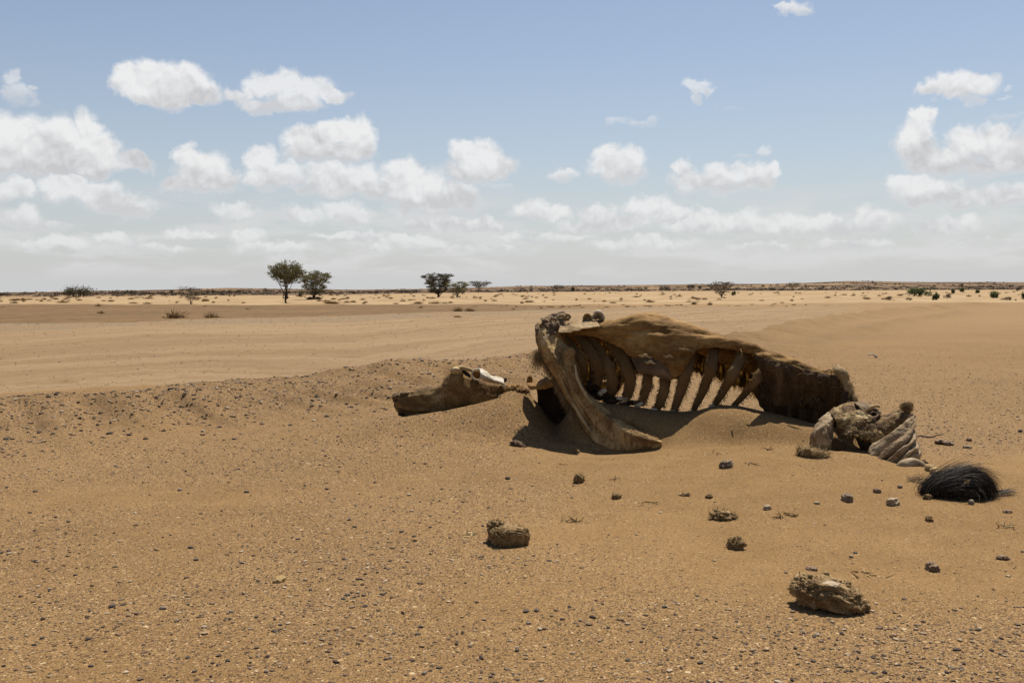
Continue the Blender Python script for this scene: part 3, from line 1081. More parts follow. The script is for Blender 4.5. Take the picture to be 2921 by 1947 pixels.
# far side of the trunk: thin hide, amber against the light
FX = np.array([1600, 1650, 1700, 1745, 1780, 1820, 1860, 1900, 1950, 2000, 2050, 2100, 2145, 2175, 2200, 2260, 2330, 2380, 2405])
FY = np.array([1155, 1145, 1128, 1135, 1085, 1062, 1052, 1058, 1056, 1060, 1074, 1095, 1112, 1160, 1200, 1215, 1230, 1238, 1236])
mb = MB()
ctrl = []
for i in range(len(FX)):
    yr = np.interp(FX[i], XR, YR, right=1062)
    dr = np.interp(FX[i], XR, DR)
    bulge = .30 if FX[i] < 2150 else np.interp(FX[i], [2150, 2260, 2436], [.26, .10, .03])
    top = C(FX[i], yr + 7, dr + .06)
    bot = C(FX[i], FY[i], dr + bulge)
    m1 = C(FX[i], yr * .7 + FY[i] * .3, dr + .06 + (bulge) * .75)
    m2 = C(FX[i], yr * .35 + FY[i] * .65, dr + .02 + bulge * 1.0)
    ctrl.append([top, m1, m2, bot])
ctrl_b = ctrl[12:]
ctrl = ctrl[:14]
hol = lambda c: ~((fbm(c * 26 + 4, 3) > .42) & (c[:, 2] < .30) & (c[:, 0] < 1.1))
ga, na = sheet(mb, ctrl, 200, 56, .004, folds=[(.014, 9, 3), (.006, 30, 3)], hem=.03, hem_scale=45, holes=hol, seed=5.1)
inner = mb.build('inner_hide', AMBER, root)
mb = MB()
sheet(mb, ctrl_b, 90, 50, .005, folds=[(.014, 9, 3), (.006, 30, 3)], seed=5.1)
mb.build('loin_wall', LOIN_SHADE, root)
mb = MB()
hi_ = rng.integers(5, 190, 1500)
hairs(mb, ga[hi_, -1], np.array([0, 0, -1.0]), .03, .0016, .3, 3, .55, 8)
hairs(mb, ga[rng.integers(5, 95, 1200), rng.integers(20, 55, 1200)], np.array([.25, -.25, -1.0]), .035, .0022, .3, 3, .5, 9)
mb.build('hanging_sinew', SINEW, inner, kind='stuff')

# ribs of the near side: (pixel points, widths in pixels)
RIBS = [
    ([(1612, 962), (1632, 985), (1655, 1020), (1666, 1055), (1660, 1085)], [14, 17, 18, 18, 16], 4.93),
    ([(1648, 955), (1672, 985), (1698, 1025), (1708, 1065), (1703, 1105)], [20, 23, 25, 24, 20], 4.90),
    ([(1680, 955), (1713, 1005), (1738, 1050), (1748, 1088), (1741, 1122)], [24, 26, 27, 26, 22], 4.87),
    ([(1735, 968), (1768, 1008), (1791, 1053), (1798, 1096), (1783, 1144)], [26, 28, 30, 27, 21], 4.84),
    ([(1822, 1000), (1845, 1040), (1848, 1085), (1840, 1121), (1828, 1156)], [24, 25, 24, 22, 18], 4.80),
    ([(1885, 1020), (1899, 1060), (1896, 1106), (1885, 1144), (1870, 1172)], [26, 26, 25, 23, 17], 4.77),
    ([(1978, 985), (1969, 1021), (1957, 1064), (1944, 1110), (1921, 1178)], [28, 29, 28, 26, 16], 4.74),
    ([(2042, 978), (2037, 1006), (2027, 1053), (2006, 1113), (1974, 1178)], [24, 25, 25, 22, 13], 4.71),
    ([(2130, 985), (2114, 1021), (2089, 1070), (2065, 1113), (2036, 1160)], [24, 26, 26, 21, 14], 4.67),
    ([(2196, 1012), (2184, 1036), (2157, 1085), (2125, 1123), (2086, 1166)], [18, 21, 22, 18, 13], 4.62),
]
for ri_, (pts, wd, d0) in enumerate(RIBS):
    mb = MB()
    rd = np.interp(pts[0][0], XR, DR)
    bt = np.interp(pts[-1][0], [1640, 1785, 1940, 2045, 2165], [5.0, 4.92, 4.86, 4.82, 4.77])
    dep = [rd + .01, rd - .06, rd - .12, (rd - .15) * .45 + bt * .55, bt]
    path = [C(x, y, dd) for (x, y), dd in zip(pts, dep)]
    hw = [w * .58 * d0 / FL for w in wd]
    gg = tube(mb, path, hw, [h * .34 for h in hw], 44, 14, rough=.0022, rscale=35, seed=ri_ * 3.1, power=.8)
    rib = mb.build('rib', RIBBONE, root)
    # dried shreds along the edges of the rib
    mb = MB()
    sd_ = np.random.default_rng(50 + ri_)
    m = 260 if 3 <= ri_ else 120
    ii = sd_.integers(6, 42, m)
    side_ = np.where(sd_.uniform(size=m) < .68, 0, 7)
    rts = gg[ii, side_]
    hairs(mb, rts, np.stack([np.where(side_ == 0, -.5, .5) * np.sign((gg[20, 0] - gg[20, 7])[0]) * -1, sd_.uniform(-.4, .6, m), np.full(m, -1.0)], -1), .024, .0030, .3, 4, .5, 60 + ri_)
    mb.build('shred', SINEW, rib, kind='stuff')
    if ri_ >= 3:
        mb = MB()
        e_ = path[-1]
        lump(mb, e_ + np.array([-.010, -.008, .006]), (hw[-1] * 1.35, hw[-1] * .6, hw[-1] * .75), 3, .45, 1.6, ri_ * 2.2, tilt=(0, -.35))
        mb.build('rib_end', BONE, rib)

# vertebrae and inner strips of the far right, half seen in the dark
for j, x in enumerate([2252, 2283, 2322]):
    mb = MB()
    yb = 1115 + (x - 2200) * .28
    d0 = np.interp(x, [2200, 2360], [4.66, 4.52])
    tube(mb, [C(x + 8, yb - 20, d0 + .05), C(x + 3, yb + 35, d0 + .03), C(x - 2, yb + 85, d0 + .03)], [.016, .012, .009], [.006, .005, .004], 26, 8, rough=.006, rscale=30, seed=j * 4.0)
    mb.build('rear_rib', LOIN_SHADE, root)
# thin strip of hide that runs below the back at the rear
mb = MB()
st = [[(2150, 1012, 4.66), (2160, 1035, 4.64), (2180, 1075, 4.66), (2172, 1125, 4.70)], [(2230, 1036, 4.60), (2235, 1060, 4.585), (2240, 1095, 4.60), (2215, 1148, 4.64)],
      [(2310, 1058, 4.55), (2315, 1080, 4.53), (2320, 1110, 4.55), (2300, 1160, 4.60)], [(2385, 1072, 4.50), (2392, 1095, 4.48), (2400, 1128, 4.49), (2400, 1170, 4.53)]]
gl = loft(np.array([[C(*p) for p in r_] for r_ in st]), 140, 70)
gl = gl + grid_normals(gl) * (np.abs(fbm(np.stack([gl[..., 0] * 19, gl[..., 1] * 8, gl[..., 2] * 5], -1), 2)) * .016 - .006)[..., None]
gl, nl = sheet(mb, None, 140, 70, .005, grid=gl, folds=[(.014, 11, 3), (.006, 40, 3)], hem=.05, hem_scale=45, seed=2.2, holes=lambda c: fbm(c * 17 + 3, 3) < .46)
ii, jj = rng.integers(0, 140, 60), rng.integers(20, 70, 60)
hl = MB()
hairs(hl, gl[ii, jj] + np.array([0, -.004, 0]), np.array([.25, -.25, -1.0]), .035, .0016, .3, 3, .7, 17)
rw = mb.build('loin_hide', LOIN_SHADE, root)
hl.build('loin_fibre', SINEW, rw, kind='stuff')
mb = MB()
fr = PX([(2388, 1052, 4.55), (2404, 1066, 4.49), (2414, 1090, 4.47), (2424, 1115, 4.45), (2440, 1146, 4.42)])
gg = tube(mb, fr, [.022, .026, .02, .017, .013], [.02, .022, .018, .014, .012], 50, 12, rough=.011, rscale=28, seed=8)
rope = mb.build('frayed_hide_edge', HIDE_PALE, root)
mb = MB()
ii, jj = rng.integers(0, 50, 500), rng.integers(0, 12, 500)
hairs(mb, gg[ii, jj], gg[ii, jj] - gg[ii].mean(1) + np.array([.02, -.0, -.035]), .028, .0016, .7, 3, .6, 14)
hairs(mb, PX([(2150 + 250 * t, 1004 + 62 * t + 4 * math.sin(40 * t), 4.66 - .16 * t) for t in rng.uniform(0, 1, 160)]), np.array([.3, -.3, -.6]), .02, .0016, .6, 3, .7, 15)
mb.build('frayed_fibre', SINEW, rope, kind='stuff')
for j, pts in enumerate([[(2262, 1042, 4.56), (2285, 1052, 4.53), (2292, 1060, 4.52), (2276, 1068, 4.52)], [(2352, 1060, 4.5), (2368, 1054, 4.49), (2372, 1066, 4.49), (2358, 1074, 4.49)],
                         [(2425, 1118, 4.43), (2418, 1142, 4.42), (2402, 1158, 4.41), (2396, 1172, 4.41)], [(2112, 996, 4.66), (2116, 1008, 4.64), (2113, 1022, 4.64)]]):
    mb = MB()
    tube(mb, PX(pts), [.0035, .003, .0025, .0012][:len(pts)], None, 26, 6, rough=.001, rscale=80)
    mb.build('loose_sinew', SINEW, root)

# ------------------------------------------------------------------ shoulder and fore leg
LEG = [((1548, 908), (1598, 912), 5.02), ((1530, 928), (1602, 930), 4.99), ((1526, 950), (1600, 952), 4.96), ((1529, 978), (1610, 980), 4.93), ((1541, 1006), (1634, 1006), 4.90),
       ((1560, 1042), (1646, 1030), 4.87), ((1586, 1084), (1651, 1056), 4.85), ((1610, 1129), (1660, 1087), 4.83), ((1634, 1168), (1683, 1126), 4.81), ((1655, 1208), (1714, 1150), 4.79),
       ((1679, 1240), (1740, 1175), 4.76), ((1712, 1268), (1776, 1199), 4.72), ((1758, 1284), (1806, 1218), 4.69), ((1818, 1285), (1842, 1239), 4.66), ((1872, 1276), (1870, 1251), 4.64), ((1888, 1270), (1886, 1260), 4.63)]
ctrl = []
for k_, ((lx, ly), (rx, ry), dd) in enumerate(LEG):
    if k_ >= 10:
        dd = min(dd, hit(lx, ly)[1])
    q = lambda t, dp: C(lx + (rx - lx) * t, ly + (ry - ly) * t, dd + dp)
    dpt = [.04, .05, .06, .065, .065, .06, .05, .045, .04, .04, .04, .038, .034, .026, .018, .01][k_]
    fa = [q(0, .0), q(.16, -dpt * .8), q(.36, -dpt * 1.25), q(.58, -dpt * .85), q(.82, -dpt * .75), q(1, -.0), q(.8, dpt * .6), q(.5, dpt * .8), q(.2, dpt * .5), q(0, 0)]
    fb = [q(0, -.005), q(.16, -dpt * .35), q(.36, -dpt * .55), q(.60, -dpt * .95), q(.80, -dpt * 1.25), q(1, .01), q(.8, dpt * 1.4), q(.5, dpt * 1.6), q(.2, dpt * 1.2), q(0, -.005)]
    wb = float(sstep(6.5, 10.5, k_))
    ctrl.append([a_ * (1 - wb) + b_ * wb for a_, b_ in zip(fa, fb)])
nu, nv = 170, 72
g = loft(ctrl, nu, nv)
g = g[:, :-1]
nv -= 1
nrm = np.cross(np.gradient(g, axis=0), np.roll(g, -1, 1) - np.roll(g, 1, 1))
nrm = norm(nrm)
cen = g.mean(1, keepdims=True)
sgn = np.sign((nrm * (g - cen)).sum(-1, keepdims=True))
nrm = nrm * np.where(sgn == 0, 1, sgn)
lng = p3(g[..., 0] * 9 + g[..., 2] * 4, g[..., 1] * 9, g[..., 2] * 3)
g = g + nrm * (fbm(lng, 3) * .010 + fbm(g * 24 + 7, 3) * .006 + fbm(g * 70, 3) * .003)[..., None]
# deep crack between shin and hide
tt = np.linspace(0, 1, nu)[:, None]
vv = np.linspace(0, 1, nv)[None, :]
crack = np.exp(-((vv - .22 + .03 * np.sin(tt * 11)) / .018) ** 2) * sstep(.28, .4, tt) * (1 - sstep(.68, .8, tt))
g = g - nrm * (crack * .012)[..., None]
V = g.reshape(-1, 3)
q = grid_faces(nu, nv, True)
V = np.concatenate([V, [g[0].mean(0), g[-1].mean(0)]])
ia = np.arange(nv)
caps = np.concatenate([np.stack([np.full(nv, nu * nv), (ia + 1) % nv, ia], -1), np.stack([np.full(nv, nu * nv + 1), (nu - 1) * nv + ia, (nu - 1) * nv + (ia + 1) % nv], -1)])
leg = obj('foreleg', V, [q[:, ::-1], caps], LEG_HIDE, root)
mb = MB()
ii, jj = rng.integers(70, 160, 3500), rng.integers(22, 44, 3500)
hairs(mb, g[ii, jj], nrm[ii, jj] * .5 + np.array([.8, -.1, -.4]), .012, .0012, .4, 2, .4, 22)
mb.build('leg_fur', FRINGE, leg, kind='stuff')
# hair hanging from the shoulder and along the back of the leg
mb = MB()
t_ = rng.uniform(0, 1, 420)
rts = np.array([C(1536 + 16 * a + rng.normal() * 6, 1000 + 22 * a + rng.normal() * 4, 4.93 + rng.normal() * .02) for a in t_])
hairs(mb, rts, np.array([-.8, -.1, -.15]), .085, .0016, 2.6, 7, .25, 23)
t_ = rng.uniform(0, 1, 1500)
LX, LY, LD = [l[0][0] for l in LEG], [l[0][1] for l in LEG], [l[2] for l in LEG]
rts = np.array([C(np.interp(3.6 + 5.2 * a, range(16), LX) + 3, np.interp(3.6 + 5.2 * a, range(16), LY), np.interp(3.6 + 5.2 * a, range(16), LD)) for a in t_])
hairs(mb, rts, np.array([-.35, -.05, -.9]), .05, .0016, .9, 5, .28, 24)
mb.build('hair_fringe', FRINGE, leg, kind='stuff')
# tendons and a ragged flap on the leg
for pts, ra in (([(1592, 1062, 4.79), (1612, 1108, 4.775), (1640, 1160, 4.76), (1672, 1212, 4.74), (1700, 1246, 4.71)], [.003, .006, .007, .006, .002]),
                ([(1640, 1040, 4.80), (1648, 1082, 4.79), (1672, 1128, 4.78), (1706, 1166, 4.755)], [.004, .008, .007, .003])):
    mb = MB()
    tube(mb, PX(pts), ra, None, 50, 8, rough=.003, rscale=50)
    mb.build('tendon', HIDE_PALE, leg)
mb = MB()
rg_ = np.array([C(1780 + 40 * a_, 1196 + 26 * a_ + rng.normal() * 3, 4.68 - .02 * a_) for a_ in rng.uniform(0, 1, 160)])
hairs(mb, rg_, np.array([.5, -.1, .6]), .03, .0022, .5, 3, .5, 26)
mb.build('ragged_tuft', FRINGE, leg, kind='stuff')
# golden hairy knee knob
mb = MB()
kp = lump(mb, C(1620, 1012, 4.85), (.034, .024, .040), 4, .35, 1.8, 3.0, tilt=(0, .5))
kn = mb.build('joint_knob', LEG_HIDE, leg)
mb = MB()
sel = rng.integers(0, len(kp), 900)
hairs(mb, kp[sel], kp[sel] - kp.mean(0) + np.array([.01, 0, -.02]), .012, .0012, .5, 2, .4, 25)
mb.build('fur', FUR, kn, kind='stuff')

# knobbly leather over the shoulder blade, with torn plates
mb = MB()
sh = [[(1532, 955, 4.93), (1528, 935, 4.96), (1540, 912, 5.02), (1560, 905, 5.10)], [(1560, 958, 4.89), (1556, 932, 4.92), (1562, 908, 4.99), (1580, 897, 5.09)],
      [(1585, 950, 4.90), (1586, 928, 4.93), (1592, 908, 5.0), (1605, 899, 5.08)], [(1606, 938, 4.93), (1608, 920, 4.95), (1616, 906, 5.01), (1626, 902, 5.08)]]
sheet(mb, [[C(*p) for p in r_] for r_ in sh], 70, 70, .012, folds=[(.022, 16, 4), (.010, 42, 4)], seed=6.6)
mb.build('shoulder_leather', HIDE_DARK, root)
mb = MB()
pl = [[(1592, 948, 4.88), (1598, 930, 4.93), (1612, 918, 5.0)], [(1630, 944, 4.87), (1632, 926, 4.93), (1640, 914, 5.01)], [(1670, 936, 4.87), (1672, 922, 4.93), (1676, 912, 5.01)], [(1712, 930, 4.86), (1706, 920, 4.92), (1700, 913, 5.0)]]
sheet(mb, [[C(*p) for p in r_] for r_ in pl], 70, 40, .006, folds=[(.010, 14, 3), (.004, 50, 3)], hem=.012, hem_scale=50, seed=1.6)
mb.build('bleached_skin', HIDE_PALE, root)
mb = MB()
fl = [[(1578, 903, 4.99), (1574, 897, 5.0)], [(1592, 899, 4.98), (1590, 892, 5.0)], [(1606, 896, 4.98), (1604, 887, 5.0)], [(1614, 893, 4.98), (1611, 888, 5.01)]]
sheet(mb, [[C(*p) for p in r_] for r_ in fl], 30, 14, .003, folds=[(.004, 40, 3)], hem=.004, hem_scale=90)
mb.build('torn_flap', HIDE_DARK, root)
for j, (x, y, r_) in enumerate([(1602, 908, 11), (1617, 905, 9), (1578, 914, 8), (1548, 930, 7), (1563, 948, 7), (1553, 917, 6)]):
    mb = MB()
    c_ = C(x, y, 4.93 if j > 1 else 4.97)
    R_ = r_ * 4.95 / FL
    tube(mb, [c_ + R_ * np.array([math.cos(a), -.25 * math.sin(2 * a), .8 * math.sin(a)]) for a in np.linspace(-.6, 4.2, 9)], [R_ * .22, R_ * .4, R_ * .45, R_ * .5, R_ * .5, R_ * .45, R_ * .4, R_ * .35, R_ * .15], None, 40, 8, rough=.004, rscale=60, seed=j)
    mb.build('curled_scrap', HIDE_DARK if j > 1 else HIDE_PALE, root)
# thin white tendon on the shoulder
mb = MB()
tube(mb, PX([(1566, 955, 4.865), (1554, 966, 4.86), (1551, 978, 4.86), (1555, 994, 4.86)]), [.004, .0026, .002, .0012], None, 26, 6)
tube(mb, PX([(1549, 962, 4.865), (1555, 965, 4.86)]), [.003, .002], None, 8, 6)
mb.build('white_tendon', BONE, root)
# broken cup-shaped bones on the back
mb = MB()
cup = []
for a in np.linspace(-.25, math.pi + .2, 9):
    row = []
    for t in np.linspace(0, 1, 5):
        rr_ = (1 - .78 * t ** 1.8)
        row.append(C(1676 + 15 * math.cos(math.pi - a) * rr_, 911 - 18 * math.sin(a) * rr_, 4.98 + .05 * t))
    cup.append(row)
sheet(mb, cup, 46, 20, .005, folds=[(.004, 50, 3)], hem=.0, seed=.4)
mb.build('broken_bone', BONE_AMBER, root)
mb = MB()
cup = []
for a in np.linspace(.1, math.pi * .98, 9):
    row = []
    for t in np.linspace(0, 1, 5):
        rr_ = (1 - .78 * t ** 1.8)
        row.append(C(1705 + 18 * math.cos(math.pi - a) * rr_, 912 - 23 * math.sin(a) * rr_, 4.985 + .05 * t))
    cup.append(row)
sheet(mb, cup, 46, 20, .006, folds=[(.003, 50, 3)], seed=2.4)
tube(mb, [C(1705 + 19 * math.cos(math.pi - a), 912 - 23.5 * math.sin(a), 4.985) for a in np.linspace(.9, math.pi * 1.0, 8)], [.004, .006, .007, .0075, .007, .006, .005, .003], None, 40, 10, rough=.003, rscale=70)
mb.build('broken_bone', BONE, root)

# dark tissue, breastbone bits between the first ribs and the sand
for j, (x, y, w_, h_, d0, mt) in enumerate([(1690, 1100, 20, 14, 4.97, TISSUE_SHADE), (1712, 1128, 26, 12, 4.96, TISSUE_SHADE), (1748, 1140, 28, 10, 4.93, TISSUE_SHADE), (1676, 1112, 16, 14, 5.0, TISSUE_SHADE), (1790, 1148, 24, 8, 4.93, TISSUE_SHADE),
                                         (1722, 1114, 8, 7, 4.92, BONE), (1713, 1122, 7, 6, 4.91, BONE), (1768, 1136, 9, 4, 4.88, BONE), (1815, 1146, 13, 4, 4.9, HIDE_DARK), (1738, 1096, 10, 14, 5.0, HIDE_DARK)]):
    mb = MB()
    s_ = d0 / FL
    lump(mb, C(x, y, d0), (w_ * s_, w_ * s_ * .8, h_ * s_), 4, .75, 2.2, j * 5.5, oct_=5)
    mb.build('dried_tissue' if mt is not BONE else 'breastbone_piece', mt, root)
# hide of the neck base; black sheet behind paints the shade of the hollow
mb = MB()
nk = [[(1502, 1092, 5.10), (1506, 1100, 5.02), (1513, 1108, 5.0)], [(1520, 1094, 5.10), (1522, 1101, 4.99), (1530, 1110, 4.97)], [(1542, 1085, 5.09), (1545, 1096, 4.98), (1556, 1108, 4.97)], [(1562, 1076, 5.06), (1570, 1088, 4.97), (1585, 1100, 4.96)]]
sheet(mb, [[C(*p) for p in r_] for r_ in nk], 50, 26, .008, folds=[(.008, 20, 3), (.003, 60, 3)], hem=.006, hem_scale=60)
lump(mb, C(1511, 1085, 5.08), (.015, .015, .028), 3, .4, 2, 1.0)
mb.build('neck_hide', HIDE, root)
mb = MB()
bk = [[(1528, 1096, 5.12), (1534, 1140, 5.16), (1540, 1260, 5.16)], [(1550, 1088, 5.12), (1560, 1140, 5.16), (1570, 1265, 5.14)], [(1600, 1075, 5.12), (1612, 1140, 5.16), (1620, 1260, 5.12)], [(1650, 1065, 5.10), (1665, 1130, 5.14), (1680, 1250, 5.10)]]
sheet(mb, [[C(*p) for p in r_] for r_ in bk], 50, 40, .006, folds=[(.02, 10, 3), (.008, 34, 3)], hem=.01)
mb.build('chest_hide', TISSUE_SHADE, root)

# ------------------------------------------------------------------ head
hroot = thing('camel_skull', 'dried camel skull with brown hide and bare white cheek bone, half sunk in drifted sand', 'camel skull', hit(1300, 1190))
SEC = [(1124, 1138, 1153, .012), (1133, 1124, 1172, .036), (1150, 1117, 1186, .048), (1180, 1111, 1192, .055), (1220, 1105, 1196, .06), (1252, 1096, 1198, .066), (1270, 1080, 1198, .078), (1290, 1056, 1198, .09),
       (1312, 1054, 1196, .094), (1340, 1072, 1194, .092), (1370, 1082, 1188, .085), (1400, 1090, 1180, .074), (1430, 1098, 1168, .056), (1448, 1108, 1158, .04), (1462, 1120, 1142, .012)]
ctrl = []
for (x, yt, yb, hd) in SEC:
    row = []
    D0 = 5.26
    c0, c1 = C(x, yt, D0), C(x, yb, D0)
    mid, hh = (c0 + c1) / 2, (c0[2] - c1[2]) / 2
    for a in np.linspace(0, 2 * math.pi, 13):
        ca, sa = math.cos(a), math.sin(a)
        wd = hd * (1 - .25 * max(ca, 0)) * (1.0 + .12 * (ca < -.2))
        row.append(mid + np.array([0, -wd * np.sign(sa) * abs(sa) ** .62 * (1 - .18 * max(-ca, 0)), hh * np.sign(ca) * abs(ca) ** .85]))
    ctrl.append(row)
nu, nv = 150, 72
g = loft(ctrl, nu, nv)[:, :-1]
nv -= 1
cen = g.mean(1, keepdims=True)
nrm = norm(np.cross(np.gradient(g, axis=0), np.roll(g, -1, 1) - np.roll(g, 1, 1)))
nrm = nrm * np.sign((nrm * (g - cen)).sum(-1, keepdims=True) + 1e-9)
u = np.linspace(0, 1, nu)[:, None]
v = np.linspace(0, 1, nv)[None, :]
fold = fbm(g * 13 + 2, 3) * .012 + fbm(g * 45, 4) * .006
fold = fold + .012 * np.exp(-((v - .17) / .03) ** 2) * (1 - sstep(.25, .36, u)) + .009 * np.exp(-((v - .23) / .02) ** 2) * (1 - sstep(.2, .33, u))
fold = fold - .026 * np.exp(-((v - .32 - .10 * u) / .018) ** 2) * (1 - sstep(.45, .55, u))        # line of the mouth
fold = fold - .02 * np.exp(-(((u - .06) / .02) ** 2 + ((v - .20) / .03) ** 2))                  # nostril
fold = fold + .018 * np.exp(-(((u - .54) / .09) ** 2 + ((v - .18) / .06) ** 2))                  # cheek bone
g = g + nrm * fold[..., None]
V = np.concatenate([g.reshape(-1, 3), [g[0].mean(0), g[-1].mean(0)]])
ia = np.arange(nv)
caps = np.concatenate([np.stack([np.full(nv, nu * nv), (ia + 1) % nv, ia], -1), np.stack([np.full(nv, nu * nv + 1), (nu - 1) * nv + ia, (nu - 1) * nv + (ia + 1) % nv], -1)])
qf = grid_faces(nu, nv, True)
uq = (qf[:, 0] // nv) / nu
head = obj('head_hide', V, [qf[:, ::-1], caps], HEADHIDE, hroot)
me = head.data
me.materials.append(SNOUT)
cols = np.zeros(len(me.polygons), np.int32)
cen_u = np.concatenate([uq, [0] * nv, [1] * nv])
fcen = np.concatenate([V[qf].mean(1), np.repeat(V[-2:-1], nv, 0), np.repeat(V[-1:], nv, 0)])
jit = fbm(fcen * 30, 4) * .10 + np.random.default_rng(2).normal(size=len(cen_u)) * .03
cols[(cen_u + jit) < .40] = 1
me.polygons.foreach_set('material_index', cols)
mb = MB()
ii, jj = rng.integers(58, 140, 4200), rng.integers(0, nv, 4200)
hairs(mb, g[ii, jj], nrm[ii, jj] * .6 + np.array([.6, 0, -.3]), .011, .0012, .4, 2, .4, 31)
hairs(mb, PX([(rng.uniform(1262, 1300), 1068 - rng.uniform(-12, 12), 5.27) for _ in range(90)]), np.array([-.8, 0, .5]), .028, .001, .2, 3, .4, 33)
mb.build('fur', FUR, head, kind='stuff')
# skull bone: brow, ring round the eye socket, cheek arch to the back of the skull
mb = MB()
lump(mb, C(1304, 1056, 5.215), (.036, .03, .022), 4, .25, 1.7, 4.0)
tube(mb, PX([(1296, 1054, 5.22), (1318, 1050, 5.21), (1340, 1054, 5.20), (1352, 1058, 5.19)]), [.010, .014, .010, .009], [.012, .016, .012, .01], 36, 10, rough=.003, rscale=40)
brow = mb.build('brow_bone', BONE_AMBER, hroot)
mb = MB()
ring = [C(1360 + 13 * math.cos(a), 1068 + 15 * math.sin(a), 5.175 + .012 * math.cos(a)) for a in np.linspace(0, 2 * math.pi, 13)]
tube(mb, ring, [.004, .0045, .003, .004, .005, .0055, .005, .004, .0035, .005, .006, .005, .004], None, 70, 10, rough=.004, rscale=60)
mb.build('eye_socket_rim', BONE, hroot)
mb = MB()
lump(mb, C(1360, 1068, 5.225), (.024, .016, .026), 3, .2, 2, 3)
mb.build('eye_socket', mat_noise('socket_ochre', [(.3, (.10, .04, .012)), (.7, (.42, .20, .06))], 20, 4), hroot)
mb = MB()
sk = [[(1366, 1053, 5.19), (1371, 1068, 5.15), (1374, 1078, 5.16)], [(1382, 1058, 5.19), (1385, 1075, 5.14), (1386, 1082, 5.155)], [(1400, 1072, 5.19), (1401, 1083, 5.15), (1405, 1088, 5.16)],
      [(1420, 1077, 5.2), (1422, 1088, 5.155), (1426, 1092, 5.165)], [(1434, 1082, 5.21), (1438, 1092, 5.17), (1440, 1104, 5.17)]]
sheet(mb, [[C(*p) for p in r_] for r_ in sk], 60, 36, .006, folds=[(.010, 16, 3), (.002, 60, 2)], hem=.008, hem_scale=50, seed=3)
tube(mb, PX([(1368, 1054, 5.18), (1384, 1060, 5.18), (1400, 1074, 5.18), (1422, 1080, 5.19), (1440, 1098, 5.17)]), [.003, .004, .003, .004, .003], None, 40, 10, rough=.003, rscale=45)
mb.build('cheek_bone', BONE, hroot)
mb = MB()
tube(mb, PX([(1318, 1055, 5.20), (1328, 1064, 5.19), (1336, 1070, 5.18), (1342, 1076, 5.17)]), [.006, .011, .010, .004], [.004, .006, .006, .003], 30, 8, rough=.006, rscale=60, seed=3)
mb.build('torn_eyelid', TISSUE_SHADE, hroot)
for j, (x, y, w_, h_, mt, nm) in enumerate([(1130, 1130, 12, 9, HIDE_DARK, 'upper_lip'), (1148, 1180, 12, 7, TISSUE_SHADE, 'lower_lip'), (1438, 1083, 8, 6, TISSUE_SHADE, 'ear_stub'), (1156, 1120, 13, 3.5, HIDE_DARK, 'nostril_flap')]):
    mb = MB()
    s_ = 5.22 / FL
    lump(mb, C(x, y, 5.24), (w_ * s_, w_ * s_ * 1.2, h_ * s_), 4, .6, 2.0, j * 7.7, tilt=(0, -.4 if j == 0 else 0))
    mb.build(nm, mt, hroot)
# hair and crumbled neck between head and shoulder
mb = MB()
for j, (x, y, dd_, w_, h_) in enumerate([(1452, 1112, 5.22, 13, 12), (1464, 1106, 5.19, 13, 9), (1476, 1106, 5.17, 13, 9), (1488, 1113, 5.13, 13, 9), (1496, 1124, 5.12, 12, 8)]):
    s_ = 5.2 / FL
    kp = lump(mb, C(x, y + 5, dd_), (w_ * 1.35 * s_, w_ * 1.5 * s_, h_ * 1.45 * s_), 4, .7, 2.5, j * 3.7, oct_=5)
    hairs(mb, kp[rng.integers(0, len(kp), 160)], np.array([.2, -.3, .5]), .022, .0015, .6, 2, .8, 80 + j)
mb.build('neck_remains', HIDE, hroot)

# ------------------------------------------------------------------ hindquarters
qroot = thing('camel_hindquarters', 'collapsed camel hindquarters of wrinkled grey hide with a gaping dark hollow', 'carcass', hit(2480, 1330))
mb = MB()
dome = [[(2318, 1272, 4.30), (2315, 1250, 4.30), (2322, 1222, 4.31), (2342, 1190, 4.33), (2368, 1170, 4.37)], [(2336, 1284, 4.24), (2334, 1255, 4.22), (2338, 1224, 4.23), (2354, 1194, 4.27), (2378, 1172, 4.34)],
        [(2356, 1294, 4.22), (2354, 1262, 4.19), (2356, 1228, 4.20), (2366, 1198, 4.24), (2388, 1176, 4.32)], [(2374, 1302, 4.23), (2372, 1268, 4.20), (2370, 1232, 4.21), (2374, 1202, 4.25), (2394, 1182, 4.33)],
        [(2388, 1306, 4.28), (2382, 1272, 4.27), (2377, 1234, 4.27), (2380, 1206, 4.30), (2398, 1188, 4.36)]]
gd = loft(np.array([[C(*p) for p in r_] for r_ in dome]), 80, 90)
gd = gd + grid_normals(gd) * (fbm(np.stack([gd[..., 0] * 60, gd[..., 1] * 60, gd[..., 2] * 9], -1), 3) * .005)[..., None]
sheet(mb, None, 80, 90, .006, folds=[(.012, 11, 3), (.004, 40, 3)], hem=.015, hem_scale=50, seed=5, grid=gd, holes=lambda c: fbm(c * 19 + 11, 3) < .40)
mb.build('hip_hide', WRINKLE, qroot)
mb = MB()
cn = [[(2404, 1100, 4.47), (2398, 1135, 4.44), (2390, 1172, 4.40)], [(2424, 1118, 4.45), (2418, 1148, 4.41), (2412, 1178, 4.36)], [(2440, 1140, 4.43), (2438, 1156, 4.40), (2440, 1176, 4.34)]]
sheet(mb, [[C(*p) for p in r_] for r_ in cn], 40, 50, .006, folds=[(.014, 16, 3), (.006, 50, 3)], hem=.02, hem_scale=50, seed=12)
mb.build('joining_hide', LOIN_SHADE, qroot)
mb = MB()
